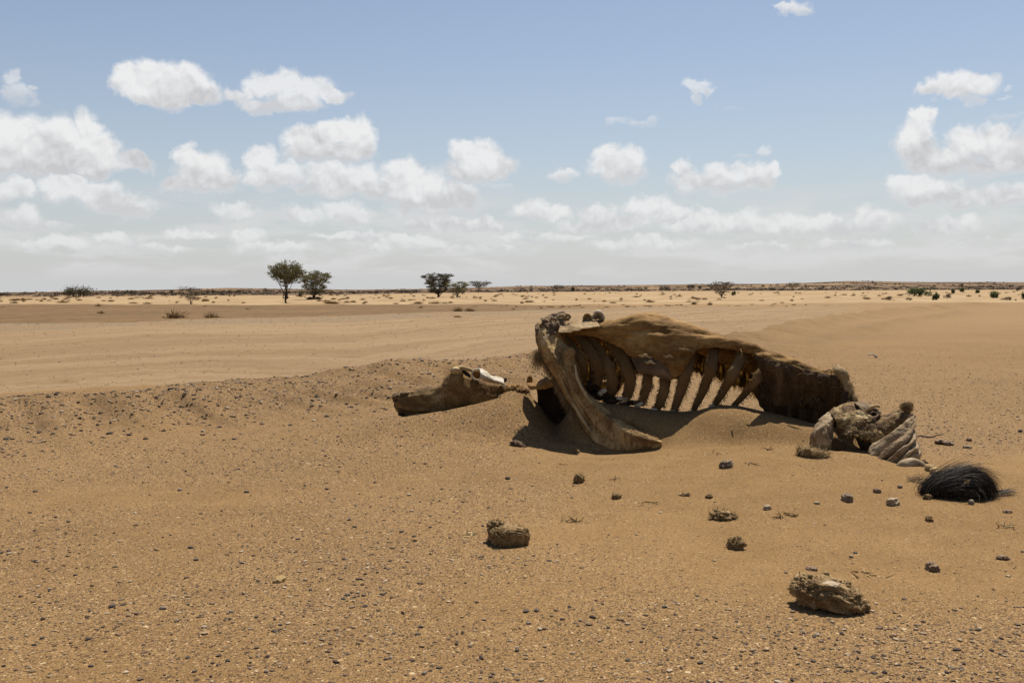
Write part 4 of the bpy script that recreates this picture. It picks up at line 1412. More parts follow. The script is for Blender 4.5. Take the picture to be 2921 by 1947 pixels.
slab = [[(2366, 1176, 4.36), (2376, 1186, 4.27), (2384, 1205, 4.24), (2394, 1232, 4.26)], [(2400, 1164, 4.38), (2408, 1178, 4.27), (2414, 1205, 4.23), (2420, 1240, 4.20)],
        [(2436, 1150, 4.40), (2442, 1172, 4.27), (2448, 1208, 4.21), (2452, 1244, 4.17)], [(2470, 1188, 4.32), (2474, 1196, 4.24), (2478, 1218, 4.19), (2484, 1252, 4.16)],
        [(2510, 1192, 4.30), (2512, 1198, 4.22), (2516, 1216, 4.17), (2514, 1256, 4.13)], [(2552, 1176, 4.28), (2554, 1194, 4.18), (2556, 1212, 4.14), (2550, 1228, 4.15)],
        [(2600, 1168, 4.22), (2594, 1186, 4.14), (2588, 1200, 4.11), (2580, 1214, 4.11)]]
gs, ns = sheet(mb, [[C(*p) for p in r_] for r_ in slab], 130, 60, .010, folds=[(.026, 13, 3), (.006, 45, 3)], hem=.034, hem_scale=36, seed=7)
pel = mb.build('pelvis', mat_noise('fibrous_pelvis', [(.32, (.055, .030, .012)), (.48, (.17, .10, .042)), (.58, (.40, .26, .105)), (.70, (.86, .68, .38))], 13, 7, bump=1.0, bscale=90, bdist=.006, fine=.5), qroot)
mb = MB()
ii, jj = rng.integers(0, 130, 2600), rng.integers(0, 60, 2600)
hairs(mb, gs[ii, jj], np.array([.5, -.5, .1]), .020, .0016, .8, 3, .8, 41)
mb.build('fibre', SINEW, pel, kind='stuff')
mb = MB()
so = [C(2482 + 26 * math.cos(a), 1182 + 13 * math.sin(a) - 5 * math.cos(a), 4.24 + .05 * -math.sin(a)) for a in np.linspace(0, 2 * math.pi, 13)]
tube(mb, so, [.006, .007, .005, .003, .004, .007, .008, .006, .004, .006, .008, .007, .006], None, 70, 12, rough=.009, rscale=45)
fl = [[(2436, 1150, 4.32), (2448, 1162, 4.27), (2460, 1182, 4.24)], [(2456, 1148, 4.34), (2466, 1160, 4.30), (2470, 1184, 4.27)], [(2480, 1156, 4.35), (2484, 1166, 4.31), (2482, 1184, 4.28)], [(2492, 1160, 4.33), (2496, 1168, 4.30), (2492, 1178, 4.27)]]
sheet(mb, [[C(*p) for p in r_] for r_ in fl], 40, 30, .006, folds=[(.006, 20, 3)], hem=.004)
mb.build('hip_socket', HIDE_DARK, qroot)
mb = MB()
lump(mb, C(2484, 1184, 4.29), (.034, .02, .018), 3, .2, 2, 3)
mb.build('socket_shade', TISSUE_SHADE, qroot)  # dark lump in place of the shade within the open socket
mb = MB()
tube(mb, PX([(2468, 1172, 4.25), (2484, 1162, 4.24), (2500, 1157, 4.24), (2510, 1160, 4.24)]), [.005, .006, .006, .003], None, 30, 8, rough=.003, rscale=50)
mb.build('bone_rim', BONE_AMBER, qroot)
mb = MB()
kp = lump(mb, C(2586, 1160, 4.15), (.024, .022, .020), 4, .6, 2.0, 8, oct_=5)
knob = mb.build('hairy_knob', HIDE_DARK, qroot)
mb = MB()
sel = rng.integers(0, len(kp), 1500)
hairs(mb, kp[sel[:600]], kp[sel[:600]] - kp.mean(0), .018, .0018, .4, 3, .7, 42)
mb.build('curly_hair', FRINGE, knob, kind='stuff')
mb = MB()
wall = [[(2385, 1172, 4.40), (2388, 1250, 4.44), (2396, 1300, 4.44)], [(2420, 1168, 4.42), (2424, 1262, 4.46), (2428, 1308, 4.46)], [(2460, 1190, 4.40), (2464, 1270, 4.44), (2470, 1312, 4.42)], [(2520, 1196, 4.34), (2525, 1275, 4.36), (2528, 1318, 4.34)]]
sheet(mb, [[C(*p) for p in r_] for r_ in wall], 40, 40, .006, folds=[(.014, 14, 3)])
mb.build('hollow_shade_wall', TISSUE_SHADE, qroot)  # dark backdrop sheet for the shade inside the hindquarter hollow
mb = MB()
stt = [[(2438, 1236, 4.25), (2462, 1292, 4.26)], [(2462, 1242, 4.22), (2474, 1290, 4.23)], [(2488, 1248, 4.20), (2486, 1290, 4.20)]]
sheet(mb, [[C(*p) for p in r_] for r_ in stt], 30, 30, .006, folds=[(.006, 20, 3)], hem=.01)
mb.build('hide_strut', LOIN_SHADE, qroot)
mb = MB()
sp = [[(2376, 1258, 4.21), (2380, 1282, 4.20), (2384, 1304, 4.21)], [(2392, 1252, 4.19), (2394, 1280, 4.18), (2396, 1306, 4.19)], [(2406, 1262, 4.21), (2408, 1284, 4.20), (2408, 1304, 4.21)]]
sheet(mb, [[C(*p) for p in r_] for r_ in sp], 34, 40, .006, folds=[(.010, 22, 3), (.004, 60, 3)], hem=.012, hem_scale=50, seed=4)
mb.build('torn_hide', LOIN_SHADE, qroot)
# twisted, deeply folded skin: u runs along the folds, v across them
cr = [[(2480, 1300, 4.14), (2484, 1275, 4.14), (2530, 1238, 4.12), (2572, 1206, 4.11), (2604, 1178, 4.12)],
      [(2482, 1318, 4.08), (2500, 1292, 4.07), (2545, 1252, 4.05), (2585, 1218, 4.06), (2608, 1190, 4.09)],
      [(2494, 1330, 4.04), (2518, 1306, 4.02), (2558, 1268, 4.00), (2594, 1232, 4.02), (2609, 1206, 4.06)],
      [(2512, 1340, 4.01), (2536, 1316, 3.99), (2572, 1282, 3.97), (2602, 1250, 4.00), (2610, 1226, 4.05)],
      [(2524, 1350, 3.98), (2548, 1328, 3.96), (2584, 1294, 3.95), (2608, 1268, 3.99), (2611, 1250, 4.05)],
      [(2542, 1352, 3.97), (2562, 1338, 3.95), (2594, 1306, 3.95), (2620, 1288, 4.0), (2616, 1268, 4.06)],
      [(2560, 1348, 3.99), (2574, 1342, 3.98), (2600, 1320, 3.99), (2626, 1302, 4.03), (2624, 1282, 4.08)]]
gw = loft(np.array([[C(*p) for p in r_] for r_ in cr]), 150, 90)
uu = np.linspace(0, 1, 150)[:, None]
vv = np.linspace(0, 1, 90)[None, :]
ph = uu * 4.3 + .55 * uu * uu + .50 * fbm(np.stack([uu * 4 + 0 * vv, vv * 2.5 + 0 * uu, 0 * uu * vv], -1), 3) + .12 * np.sin(vv * 5)
wave = np.abs(np.sin(ph * math.pi)) ** .75
nw = grid_normals(gw)
if nw[75, 45, 1] > 0:
    nw = -nw
gw = gw + nw * ((wave - .6) * .040 * (1 - .55 * vv ** 3) * (.7 + .8 * fbm(np.stack([uu * 5 + 0 * vv, vv * 3 + 0 * uu, 0 * uu * vv + 4], -1), 2)))[..., None]
mb = MB()
sheet(mb, None, 150, 90, .006, folds=[(.004, 40, 3), (.0016, 110, 2)], grid=gw)
wr = mb.build('wrinkled_hide', WRINKLE, qroot)
for j, (pts, ra) in enumerate([([(2552, 1348, 3.92), (2575, 1330, 3.91), (2605, 1322, 3.92), (2640, 1338, 3.90), (2676, 1362, 3.84), (2700, 1378, 3.80)], [.012, .024, .024, .019, .014, .007]),
                               ([(2572, 1336, 3.96), (2592, 1318, 3.96), (2612, 1318, 3.97), (2626, 1332, 3.98)], [.008, .015, .014, .006]),
                               ([(2560, 1352, 3.89), (2590, 1346, 3.87), (2620, 1346, 3.87), (2654, 1354, 3.86)], [.006, .012, .012, .004])]):
    mb = MB()
    tube(mb, PX(pts), ra, [r_ * .8 for r_ in ra], 50, 14, rough=.004, rscale=40, seed=j * 2.0)
    mb.build('skin_fold', WRINKLE, qroot)
mb = MB()
lump(mb, C(2632, 1324, 3.98), (.024, .02, .019), 4, .5, 2.2, 2.0)
mb.build('tail_joint', HIDE_DARK, qroot)
for j, (x, y) in enumerate([(2655, 1334), (2668, 1342), (2680, 1350)]):
    mb = MB()
    lump(mb, hit(x, y + 8) + np.array([0, 0, .010]), (.022, .016, .015), 3, .6, 2.2, j * 3.0)
    mb.build('tail_bone', BONE_AMBER, qroot)
mb = MB()
bl = [[(2462, 1328, 4.03), (2470, 1332, 4.0)], [(2490, 1324, 4.0), (2492, 1336, 3.97)], [(2515, 1320, 3.98), (2512, 1338, 3.95)], [(2538, 1320, 3.96), (2530, 1330, 3.94)]]
sheet(mb, [[C(*p) for p in r_] for r_ in bl], 36, 16, .003, folds=[(.006, 30, 3)], hem=.008, hem_scale=60)
mb.build('curled_strip', HIDE, qroot)

# ------------------------------------------------------------------ black tail hair
base = hit(2760, 1424)
troot = thing('tail_hair', 'tuft of long black tail hair lying on the sand at right', 'hair', base)
ctr = base + np.array([.0, .06, .035])
s_ = ctr[1] / FL
mb = MB()
kp = lump(mb, ctr + np.array([.02, 0, -.015]), (62 * s_, .055, 26 * s_), 4, .3, 1.6, 5.0)
mb.build('matted_core', BLACKHAIR, troot)


def hair_arcs(mb, N, wid, seed, kmin=.55, kmax=1.05, curl=.25):
    """strands that rise from the left, run over the heap and fall to the right"""
    r = np.random.default_rng(seed)
    segs = 8
    k = r.uniform(kmin, kmax, N)
    lat = r.normal(size=N) * .45
    lat = np.clip(lat, -1, 1)
    th0 = math.pi * (1.02 - .80 * r.uniform(0, 1, N) ** 1.2)
    dth = r.uniform(.5, 1.3, N)
    tw = r.normal(size=N) * curl
    clump = np.round(lat * 4 + th0 * 2)
    cj = np.sin(clump * 12.9898) * .16
    wob = r.normal(size=N) * .004
    ph_ = clump * 1.7
    pts = []
    for i in range(segs + 1):
        u_ = i / segs
        th = th0 - dth * u_
        dome = np.sqrt(np.clip(1 - lat ** 2 * .85, .1, 1)) * (k + cj * u_)
        x = ctr[0] + .012 + np.where(np.cos(th) < 0, 122, 92) * s_ * np.cos(th) * dome + .03 * tw * u_ ** 2 + wob * np.sin(u_ * 5 + ph_)
        y = ctr[1] + (lat + tw * u_ * .5) * .085
        z = base[2] + .004 + np.maximum(np.sin(th), .0) ** 1.25 * 66 * s_ * dome * (1 + .16 * np.cos(th)) + .03 * tw * u_ * (1 - .4 * u_) + wob * np.cos(u_ * 6 + ph_)
        pts.append(np.stack([x, y, np.maximum(z, base[2] + .002)], -1))
    sd_ = norm(np.cross(pts[2] - pts[0], r.normal(size=(N, 3))))
    V = []
    for i, p_ in enumerate(pts):
        w = wid * (1 - .8 * i / segs) * .5
        V += [p_ - sd_ * w, p_ + sd_ * w]
    V = np.stack(V, 1)
    m_ = 2 * (segs + 1)
    q_ = [np.stack([np.arange(N) * m_ + 2 * i, np.arange(N) * m_ + 2 * i + 1, np.arange(N) * m_ + 2 * i + 3, np.arange(N) * m_ + 2 * i + 2], -1) for i in range(segs)]
    mb.add(V.reshape(-1, 3), np.concatenate(q_))


dusty = MB()
hair_arcs(dusty, 900, .0011, 57, .7, 1.06, .7)
dusty.build('dusty_hair', mat_noise('dusty_hair', [(.1, (.05, .035, .025)), (.6, (.16, .115, .08)), (1, (.34, .25, .17))], 8, 3, bump=0, island=.8), troot, kind='stuff')
mb = MB()
hair_arcs(mb, 4200, .0014, 58, .5, 1.0, .35)
hair_arcs(mb, 1800, .0012, 61, .6, 1.08, .8)
hair_arcs(mb, 350, .0009, 59, .95, 1.25, 1.1)
lx = rng.uniform(0, 1, 260)
hairs(mb, hit_near(2585 + 120 * lx, 1366 + 40 * lx + rng.normal(size=260) * 7) + np.array([0, 0, .006]), np.array([.9, -.1, .25]), .06, .0011, .8, 5, .5, 53)
hairs(mb, hit_near(2850 + rng.normal(size=70) * 8, 1410 + rng.normal(size=70) * 5) + np.array([0, 0, .006]), np.array([1.0, .1, .16]), .075, .0013, .25, 4, .14, 54)
mb.build('long_hair', BLACKHAIR, troot, kind='stuff')
mb = MB()
for j in range(4):
    a = j * 1.6 + .4
    c_ = C(2758, 1372, ctr[1] - .095)
    tube(mb, [c_, c_ + .012 * np.array([math.cos(a), -.2, math.sin(a)])], [.003, .0008], None, 6, 6)
mb.build('thorn_burr', SINEW, troot)

# ------------------------------------------------------------------ dung, clods, straw and stones round the carcass
DUNG = mat_noise('dried_dung', [(.25, (.12, .066, .026)), (.45, (.30, .185, .078)), (.62, (.48, .32, .145)), (.85, (.66, .48, .25))], 22, 7, bump=1.0, bscale=130, bdist=.005, fine=.5)
CLOD = mat_noise('pale_clod', [(.25, (.12, .066, .027)), (.42, (.28, .17, .072)), (.58, (.43, .28, .125)), (.78, (.64, .47, .25))], 16, 7, bump=1.0, bscale=120, bdist=.005, fine=.5)
STRAW = mat_noise('straw', [(.1, (.16, .09, .035)), (.5, (.46, .30, .12)), (.9, (.85, .66, .36))], 40, 3, bump=0, island=.8)
BARK = mat_noise('grey_bark', [(.3, (.20, .14, .088)), (.55, (.45, .335, .225)), (.8, (.72, .57, .42))], 30, 5, bump=.9, bscale=120, stretch=(.5, 1, 2.2))
STONES = {
    'dark': mat_noise('dark_stone', [(.3, (.09, .062, .044)), (.6, (.16, .115, .084)), (.85, (.26, .20, .15))], 40, 5, rough=.7, spec=.3, bump=.5, bscale=160),
    'brown': mat_noise('brown_stone', [(.3, (.20, .115, .062)), (.6, (.35, .22, .125)), (.85, (.52, .36, .22))], 40, 5, rough=.75, spec=.25, bump=.5, bscale=160),
    'pale': mat_noise('pale_stone', [(.3, (.40, .28, .16)), (.6, (.58, .44, .28)), (.85, (.74, .62, .45))], 40, 5, rough=.7, spec=.3, bump=.4, bscale=160),
    'grey': mat_noise('grey_stone', [(.3, (.20, .15, .105)), (.6, (.32, .25, .18)), (.85, (.45, .37, .28))], 40, 5, rough=.7, spec=.3, bump=.4, bscale=160),
}


def fibres(P_, n, length, mat, parent, seed, name='straw', width=.0016):
    r = np.random.default_rng(seed)
    c_ = P_.mean(0)
    up = P_[(P_[:, 2] > c_[2] - .2 * np.ptp(P_[:, 2]))]
    s = up[r.integers(0, len(up), n)]
    d = np.cross(s - c_, r.normal(size=(n, 3)))
    m_ = MB()
    hairs(m_, s, norm(d) + norm(s - c_) * .25, length, width, .3, 2, .25, seed)
    return m_.build(name, mat, parent, kind='stuff')


# layered block of dung, rough and fibrous on top
b0 = hit(1450, 1556)
s_ = b0[1] / FL
d1 = thing('dung_block', 'dark brown layered block of dried dung with a raised fibrous corner, centre foreground', 'dung', b0)
mb = MB()
V_, T_ = ico(5)
P_ = np.sign(V_) * np.abs(V_) ** .5
P_ = P_ * np.array([54 * s_, 50 * s_, 27 * s_])
P_ = P_ + norm(V_) * (fbm(V_ * 2.2 + 5, 5) * .010 + fbm(np.stack([V_[:, 0] * 3, V_[:, 1] * 3, V_[:, 2] * 14], -1), 3) * .0055 + fbm(V_ * 11, 3) * .005)[:, None]
P_[:, 2] -= np.where(P_[:, 0] > 0, P_[:, 0] * .22, 0)
P_ = P_ @ np.array(Matrix.Rotation(.32, 3, 'Z')).T
Pw = P_ + b0 + np.array([0, .035, 24 * s_])
mb.add(Pw, None, T_)
o1 = mb.build('block', DUNG, d1)
fibres(Pw, 700, .012, STRAW, o1, 71)
mb = MB()
lump(mb, b0 + np.array([50 * s_, .03, 34 * s_]), (9 * s_, 12 * s_, 12 * s_), 3, .7, 2.2, 14.0, oct_=5)
mb.build('broken_corner', DUNG, d1)
mb = MB()
Pw = lump(mb, b0 + np.array([-36 * s_, .05, 50 * s_]), (24 * s_, 22 * s_, 15 * s_), 4, .7, 2.2, 4.0, oct_=5)
o2 = mb.build('crumbly_crest', DUNG, d1)
fibres(Pw, 120, .008, STRAW, o2, 72)

# pale crumbling clod in the right foreground
b0 = hit(2388, 1746)
s_ = b0[1] / FL
d2 = thing('clod', 'large pale crumbling clod with a whitish crust, right foreground', 'clod', b0)
mb = MB()
P_ = np.sign(V_) * np.abs(V_) ** .72
P_ = P_ * np.array([100 * s_, 68 * s_, 34 * s_])
rd_ = 1 - np.abs(fbm(V_ * 3.2 + 2, 4)) * 2
P_ = P_ + norm(V_) * (fbm(V_ * 1.6 + 8, 3) * .018 + rd_ * .010 + fbm(V_ * 7, 4) * .011 + fbm(V_ * 20, 3) * .005 - .012 * sstep(.2, .5, fbm(V_ * 4.5 + 3, 3)))[:, None]
P_[:, 2] -= np.where(P_[:, 0] > 0, P_[:, 0] * .30, P_[:, 0] * .06)
P_[:, 2] = np.maximum(P_[:, 2], -31 * s_ + .004 * fbm(V_ * 5, 2))
P_ = P_ @ np.array(Matrix.Rotation(-.16, 3, 'Z') @ Matrix.Rotation(.06, 3, 'Y')).T
Pw = P_ + b0 + np.array([0, .05, 34 * s_])
mb.add(Pw, None, T_)
o1 = mb.build('body', CLOD, d2)
fibres(Pw, 400, .010, STRAW, o1, 73)
r_ = np.random.default_rng(5)
mb = MB()
for k in range(170):
    i = r_.integers(0, len(Pw))
    if Pw[i, 2] > b0[2] + .03:
        q_ = r_.uniform(2.5, 9) * s_
        lump(mb, Pw[i] + norm(Pw.mean(0) - Pw[i]) * q_ * .45, (q_, q_, q_ * .8), 3, .6, 2.0, k * 1.7)
mb.build('crumb', CLOD, d2, kind='stuff')
mb = MB()
top = Pw[np.argsort(((Pw - (b0 + np.array([-8 * s_, .02, 70 * s_]))) ** 2).sum(1))[0]]
lump(mb, top + np.array([0, 0, -.002]), (28 * s_, 26 * s_, 7 * s_), 4, .5, 1.8, 2.0)
mb.build('white_crust', STONES['pale'], d2)


# smaller pieces: (kind, pixel x, y of its foot, width px, height px, label)
def piece(name, label, cat, px, py, w, h, mat, seed, rough=.6, block=1.0, sub=4, straw=0, group=None, rot=0.0, sink=.42, scale=2.0, rub=5):
    p = hit(px, py)
    s = p[1] / FL
    hx, hz = w / 2 * s, h / 2 * s
    mb = MB()
    c_ = p + np.array([0, hx * .5, hz * (1 - sink)])
    Pw = lump(mb, c_, (hx * 1.05, hx * .75, hz * 1.15), sub, rough * 1.35, scale, seed, 1.0 if block > .75 else .85, rot=seed * 1.7, tilt=(.15, .2 * math.sin(seed)), oct_=rub)
    if straw:
        t = thing(name, label, cat, p, group)
        o = mb.build('lump', mat, t)
        fibres(Pw, straw, .55 * hx, STRAW, o, int(seed * 7) + 3, width=.0013)
        return t
    o = mb.build(name, mat, None, origin=p)
    return tag(o, label, cat, group)


piece('dung_pat', 'straw-filled dung pat resting against the hip of the collapsed hindquarters', 'dung', 2326, 1304, 84, 30, CLOD, 5.3, .22, .9, straw=900, sink=.55)
piece('dung_pellet', 'rounded fuzzy brown dung lump in front of the bent fore leg', 'dung', 1652, 1376, 36, 28, DUNG, 4.3, .55, straw=160)
piece('dung_pellet', 'low dung lump to the right of the fuzzy rounded one', 'dung', 1759, 1422, 30, 18, DUNG, 6.1, .5, straw=80)
piece('dung_flake', 'long flat flake of fibrous dung lying midway between the two large clods', 'dung', 2070, 1482, 80, 22, DUNG, 7.7, .7, straw=240, sink=.35)
piece('dung_flake', 'pale frayed dung flake below the long flat one', 'dung', 2102, 1566, 46, 34, CLOD, 8.9, .8, straw=240, sink=.5)
piece('dung_crumb', 'small dark dung crumb on the sand right of the two low lumps', 'dung', 2024, 1420, 24, 13, DUNG, 9.9, .7)
piece('dung_crumb', 'pair-like thin dung crumb left of the small dark crumb', 'dung', 1952, 1414, 30, 8, DUNG, 10.9, .8)
piece('bark_chip', 'grey ridged bark chip lying on the sand below the black tail hair', 'bark', 2419, 1430, 36, 24, BARK, 12.2, .6, .7)
piece('bark_chip', 'weathered grey splinter of bark in front of the dune by the ribs', 'bark', 2073, 1334, 38, 22, BARK, 13.2, .8, .7)
piece('stone', 'tan cracked stone with a pale top in front of the wrinkled hide', 'stone', 2551, 1440, 38, 22, STONES['pale'], 15.2, .5, .75)
piece('stone', 'brown lump of earth just left of the cracked tan stone', 'stone', 2504, 1405, 22, 14, STONES['brown'], 16.2, .5)
piece('stone', 'smooth oval grey pebble nearest the wrinkled hide', 'stone', 2569, 1391, 18, 10, STONES['grey'], 17.2, .15)
piece('stone', 'round brown pebble touching the left end of the black hair', 'stone', 2651, 1398, 22, 18, STONES['brown'], 18.2, .2, 1.0)
piece('stone', 'round tan pebble in front of the black tail hair', 'stone', 2773, 1438, 22, 16, STONES['grey'], 19.2, .12, 1.0)
piece('dung_crumb', 'crumbly dark scrap under the left end of the black hair', 'dung', 2647, 1424, 22, 16, DUNG, 20.2, .8)
piece('dung_crumb', 'dark crumb alone on bare sand below the black hair', 'dung', 2652, 1486, 26, 15, DUNG, 21.2, .8)
piece('stone', 'flat grey-brown stone at the right edge below the black hair', 'stone', 2876, 1463, 24, 10, STONES['brown'], 22.2, .4)
piece('stone', 'angular dark rock right of the large pale clod', 'stone', 2664, 1628, 42, 24, STONES['brown'], 23.2, .5, .7)
piece('stone', 'flat dark rock near the right edge, beyond the angular one', 'stone', 2866, 1596, 38, 12, STONES['brown'], 24.2, .5)
piece('bark_chip', 'thin dark sliver just behind the large pale clod', 'bark', 2318, 1626, 34, 9, STONES['brown'], 25.2, .6)
piece('stone', 'small whitish pebble above the large pale clod', 'stone', 2429, 1590, 14, 9, STONES['pale'], 26.2, .2)
piece('stone', 'small oval light pebble left of the grey bark chip', 'stone', 2331, 1437, 18, 8, STONES['pale'], 27.2, .2)
piece('stone', 'tan clod-like stone left of the small oval pebble', 'stone', 2190, 1453, 26, 15, STONES['pale'], 28.2, .5)
piece('stone', 'small black stone left of the fuzzy dung lump', 'stone', 1448, 1367, 15, 9, STONES['dark'], 29.2, .4)
piece('bone_piece', 'yellowish tapering bone piece among the left foreground gravel', 'bone', 795, 1660, 36, 15, BONE_AMBER, 30.2, .35, .7)
piece('stone', 'smooth brown stone at the edge of the shoulder shadow', 'stone', 1704, 1288, 22, 12, STONES['brown'], 31.2, .3)
piece('dung_crumb', 'ragged crumb beside the shoulder shadow, left of the brown stone', 'dung', 1646, 1292, 20, 10, DUNG, 32.2, .8)
piece('dried_scrap', 'dark scrap of hide standing up inside the shoulder shadow', 'hide scrap', 1478, 1272, 40, 13, HIDE_DARK, 33.2, .7)
piece('earth_lump', 'dark earth lump beyond the hindquarters, right of the wrinkled hide', 'earth', 2698, 1268, 56, 14, STONES['brown'], 34.2, .7, sink=.4)
piece('earth_lump', 'tan flat stone among gravel beyond the hindquarters', 'stone', 2762, 1278, 24, 8, STONES['pale'], 35.2, .5)
piece('earth_lump', 'rounded brown stone beyond the hindquarters', 'stone', 2766, 1258, 18, 11, STONES['brown'], 36.2, .3)
piece('stone', 'single black stone near the right edge beyond the hindquarters', 'stone', 2912, 1232, 13, 9, STONES['dark'], 37.2, .4)
piece('earth_lump', 'stony lump on the crest of the road-side berm at left', 'stone', 500, 1108, 30, 12, STONES['brown'], 38.2, .6)
piece('earth_lump', 'black stone beside the stony lump on the left berm', 'stone', 484, 1112, 14, 8, STONES['dark'], 39.2, .4)

# curved white bone out on the gravel plain
p = hit(2494, 1020)
s_ = p[1] / FL
mb = MB()
tube(mb, [p + np.array([x * s_, 0, z * s_]) for x, z in [(-20, 7), (-8, 10), (2, 7), (6, 3)]], [1.3 * s_, 1.8 * s_, 2.6 * s_, 2.2 * s_], None, 30, 8)
lump(mb, p + np.array([5 * s_, 0, 3 * s_]), (4 * s_, 4 * s_, 4.5 * s_), 3, .3, 2, 1)
tag(mb.build('curved_bone', BONE, None, origin=p), 'small curved white bone out on the gravel plain behind the carcass', 'bone')
# dark root stick behind the hindquarters
p = hit(2650, 1246)
s_ = p[1] / FL
mb = MB()
tube(mb, [hit(x, y) + np.array([0, 0, .004]) for x, y in [(2606, 1246), (2630, 1244), (2652, 1248), (2672, 1242), (2692, 1239)]], [.004, .004, .0045, .003, .0015], None, 40, 6, rough=.002, rscale=40)
tag(mb.build('stick', STONES['brown'], None, origin=p), 'thin dark stick lying on gravel behind the wrinkled hide', 'stick')

# wisps of straw
for j, (x, y, w, n_, lab) in enumerate([
        (1632, 1488, 70, 26, 'spiky wisp of straw right of the dark dung block'), (1340, 1526, 54, 26, 'flat wisp of straw left of the dark dung block'),
        (1836, 1436, 60, 16, 'pale scattered straw between the dung lumps'), (1612, 1325, 22, 8, 'tiny straw wisp above the fuzzy dung lump'), (1750, 1368, 26, 10, 'small brown straw wisp right of the fuzzy dung lump'),
        (2255, 1470, 46, 20, 'brown straw scraps left of the whitish pebble'), (2222, 1476, 20, 12, 'tiny straw curl beside the brown scraps'), (2200, 1282, 40, 10, 'single looped straw on the dune in front of the ribs'),
        (2035, 1295, 50, 14, 'sparse straw litter at the foot of the dune'), (2868, 1503, 70, 22, 'dark row of straw crumbs near the right edge'), (2470, 1640, 90, 12, 'broken line of dark straw behind the large pale clod'), (2140, 1322, 36, 12, 'straw litter in front of the dung pat')]):
    p = hit(x, y)
    s = p[1] / FL
    r_ = np.random.default_rng(100 + j)
    mb = MB()
    rts = p + np.stack([r_.normal(size=n_) * w * .28 * s, r_.normal(size=n_) * w * .22 * s, np.full(n_, .002)], -1)
    rts[:, 2] = G(rts[:, 0], rts[:, 1]) + .0015
    dd = np.stack([r_.normal(size=n_), r_.normal(size=n_), np.abs(r_.normal(size=n_)) * (.7 if j == 0 else .2)], -1)
    hairs(mb, rts, dd, .034 if j == 0 else .026, .0038, .15, 3, .3, 200 + j)
    tag(mb.build('straw_wisp', STRAW, None, origin=p, kind='stuff'), lab, 'straw')

# single larger pebbles of the gravel: three shapes shared by all
protos = {}
for k, c in (('dark', 1.0), ('brown', 2.0), ('pale', 3.0), ('grey', 4.0)):
    mb = MB()
    lump(mb, (0, 0, .25), (1, .72, .5), 3, .4, 1.5, c * 9, .85)
    o = mb.build('pebble', STONES[k])
    protos[k] = o
PEB = [(544, 1562, 18, 'dark'), (559, 1597, 17, 'dark'), (978, 1708, 16, 'dark'), (992, 1697, 15, 'dark'), (1022, 1690, 14, 'pale'), (886, 1682, 14, 'dark'), (1200, 1788, 18, 'dark'), (320, 1730, 26, 'dark'), (465, 1736, 24, 'grey'),
       (1500, 1745, 22, 'dark'), (1530, 1742, 22, 'dark'), (1508, 1778, 18, 'grey'), (1553, 1793, 20, 'brown'), (1540, 1795, 22, 'pale'), (1895, 1732, 20, 'dark'), (1925, 1752, 14, 'dark'), (1360, 1717, 15, 'brown'), (1395, 1615, 14, 'pale'), (1323, 1625, 10, 'brown'),
       (932, 1188, 16, 'dark'), (828, 1213, 15, 'dark'), (668, 1253, 15, 'dark'), (922, 1285, 13, 'brown'), (930, 1300, 14, 'brown'), (725, 1318, 10, 'dark'), (524, 1293, 12, 'brown'), (513, 1398, 20, 'grey'), (703, 1404, 18, 'dark'), (100, 1402, 15, 'dark'),
       (330, 1330, 13, 'grey'), (333, 1172, 14, 'brown'), (10, 1290, 14, 'brown'), (85, 1462, 14, 'brown'), (195, 1488, 14, 'dark'), (160, 1475, 14, 'dark'), (932, 1395, 14, 'dark'), (870, 1385, 13, 'dark'), (1012, 1503, 14, 'dark'), (1145, 1517, 17, 'dark'), (1167, 1412, 18, 'pale'),
       (1180, 1530, 14, 'dark'), (985, 1619, 12, 'dark'), (870, 1655, 16, 'grey'), (650, 1750, 12, 'dark'), (490, 1808, 13, 'brown'), (1100, 1880, 15, 'dark'), (1210, 1920, 20, 'grey'), (760, 1915, 20, 'grey'), (555, 1915, 16, 'dark'), (940, 1858, 16, 'brown'),
       (1250, 1905, 16, 'dark'), (1180, 1935, 14, 'dark'), (1655, 1770, 16, 'grey'), (1648, 1785, 12, 'dark'), (1735, 1790, 16, 'dark'), (1790, 1780, 18, 'pale'), (1830, 1830, 14, 'dark'), (1475, 1855, 20, 'dark'), (1400, 1930, 16, 'dark'), (1545, 1940, 22, 'pale'), (1700, 1712, 14, 'brown'), (2100, 1772, 12, 'dark'), (2790, 1700, 10, 'dark'), (260, 1900, 18, 'dark'), (120, 1820, 16, 'dark'), (60, 1700, 18, 'brown'), (215, 1640, 14, 'dark')]
words = {'dark': 'dark grey', 'brown': 'rusty brown', 'pale': 'pale cream', 'grey': 'slate grey'}
used = set()
for j, (x, y, w, k) in enumerate(PEB):
    p = hit(x, y)
    s = w / 2 * .86 * p[1] / FL
    o = protos[k] if k not in used else protos[k].copy()
    if k in used:
        COL.objects.link(o)
    used.add(k)
    o.location = p
    o.rotation_euler = (0, 0, (j * 2.4) % 6.28 * .3)
    o.scale = (s, s, s)
    zx = 'at far left' if x < 450 else ('left of centre' if x < 1250 else ('at bottom centre' if x < 1700 else 'at right'))
    zy = 'level with the carcass' if y < 1450 else ('in the middle foreground' if y < 1700 else 'near the bottom edge')
    tag(o, words[k] + ' pebble on gravelly sand ' + zx + ', ' + zy, 'pebble', words[k] + ' pebbles of the foreground gravel')

# the countless small gravel: one object
GRAVEL = mat_noise('gravel', [(.0, (.06, .045, .038)), (.2, (.12, .082, .056)), (.36, (.22, .14, .08)), (.6, (.34, .225, .12)), (.8, (.44, .31, .185)), (1.0, (.64, .50, .34))], 300, 2, rough=.8, spec=.2, bump=0, island=.92, fine=0)
r_ = np.random.default_rng(12)
V0, T0 = ico(1)


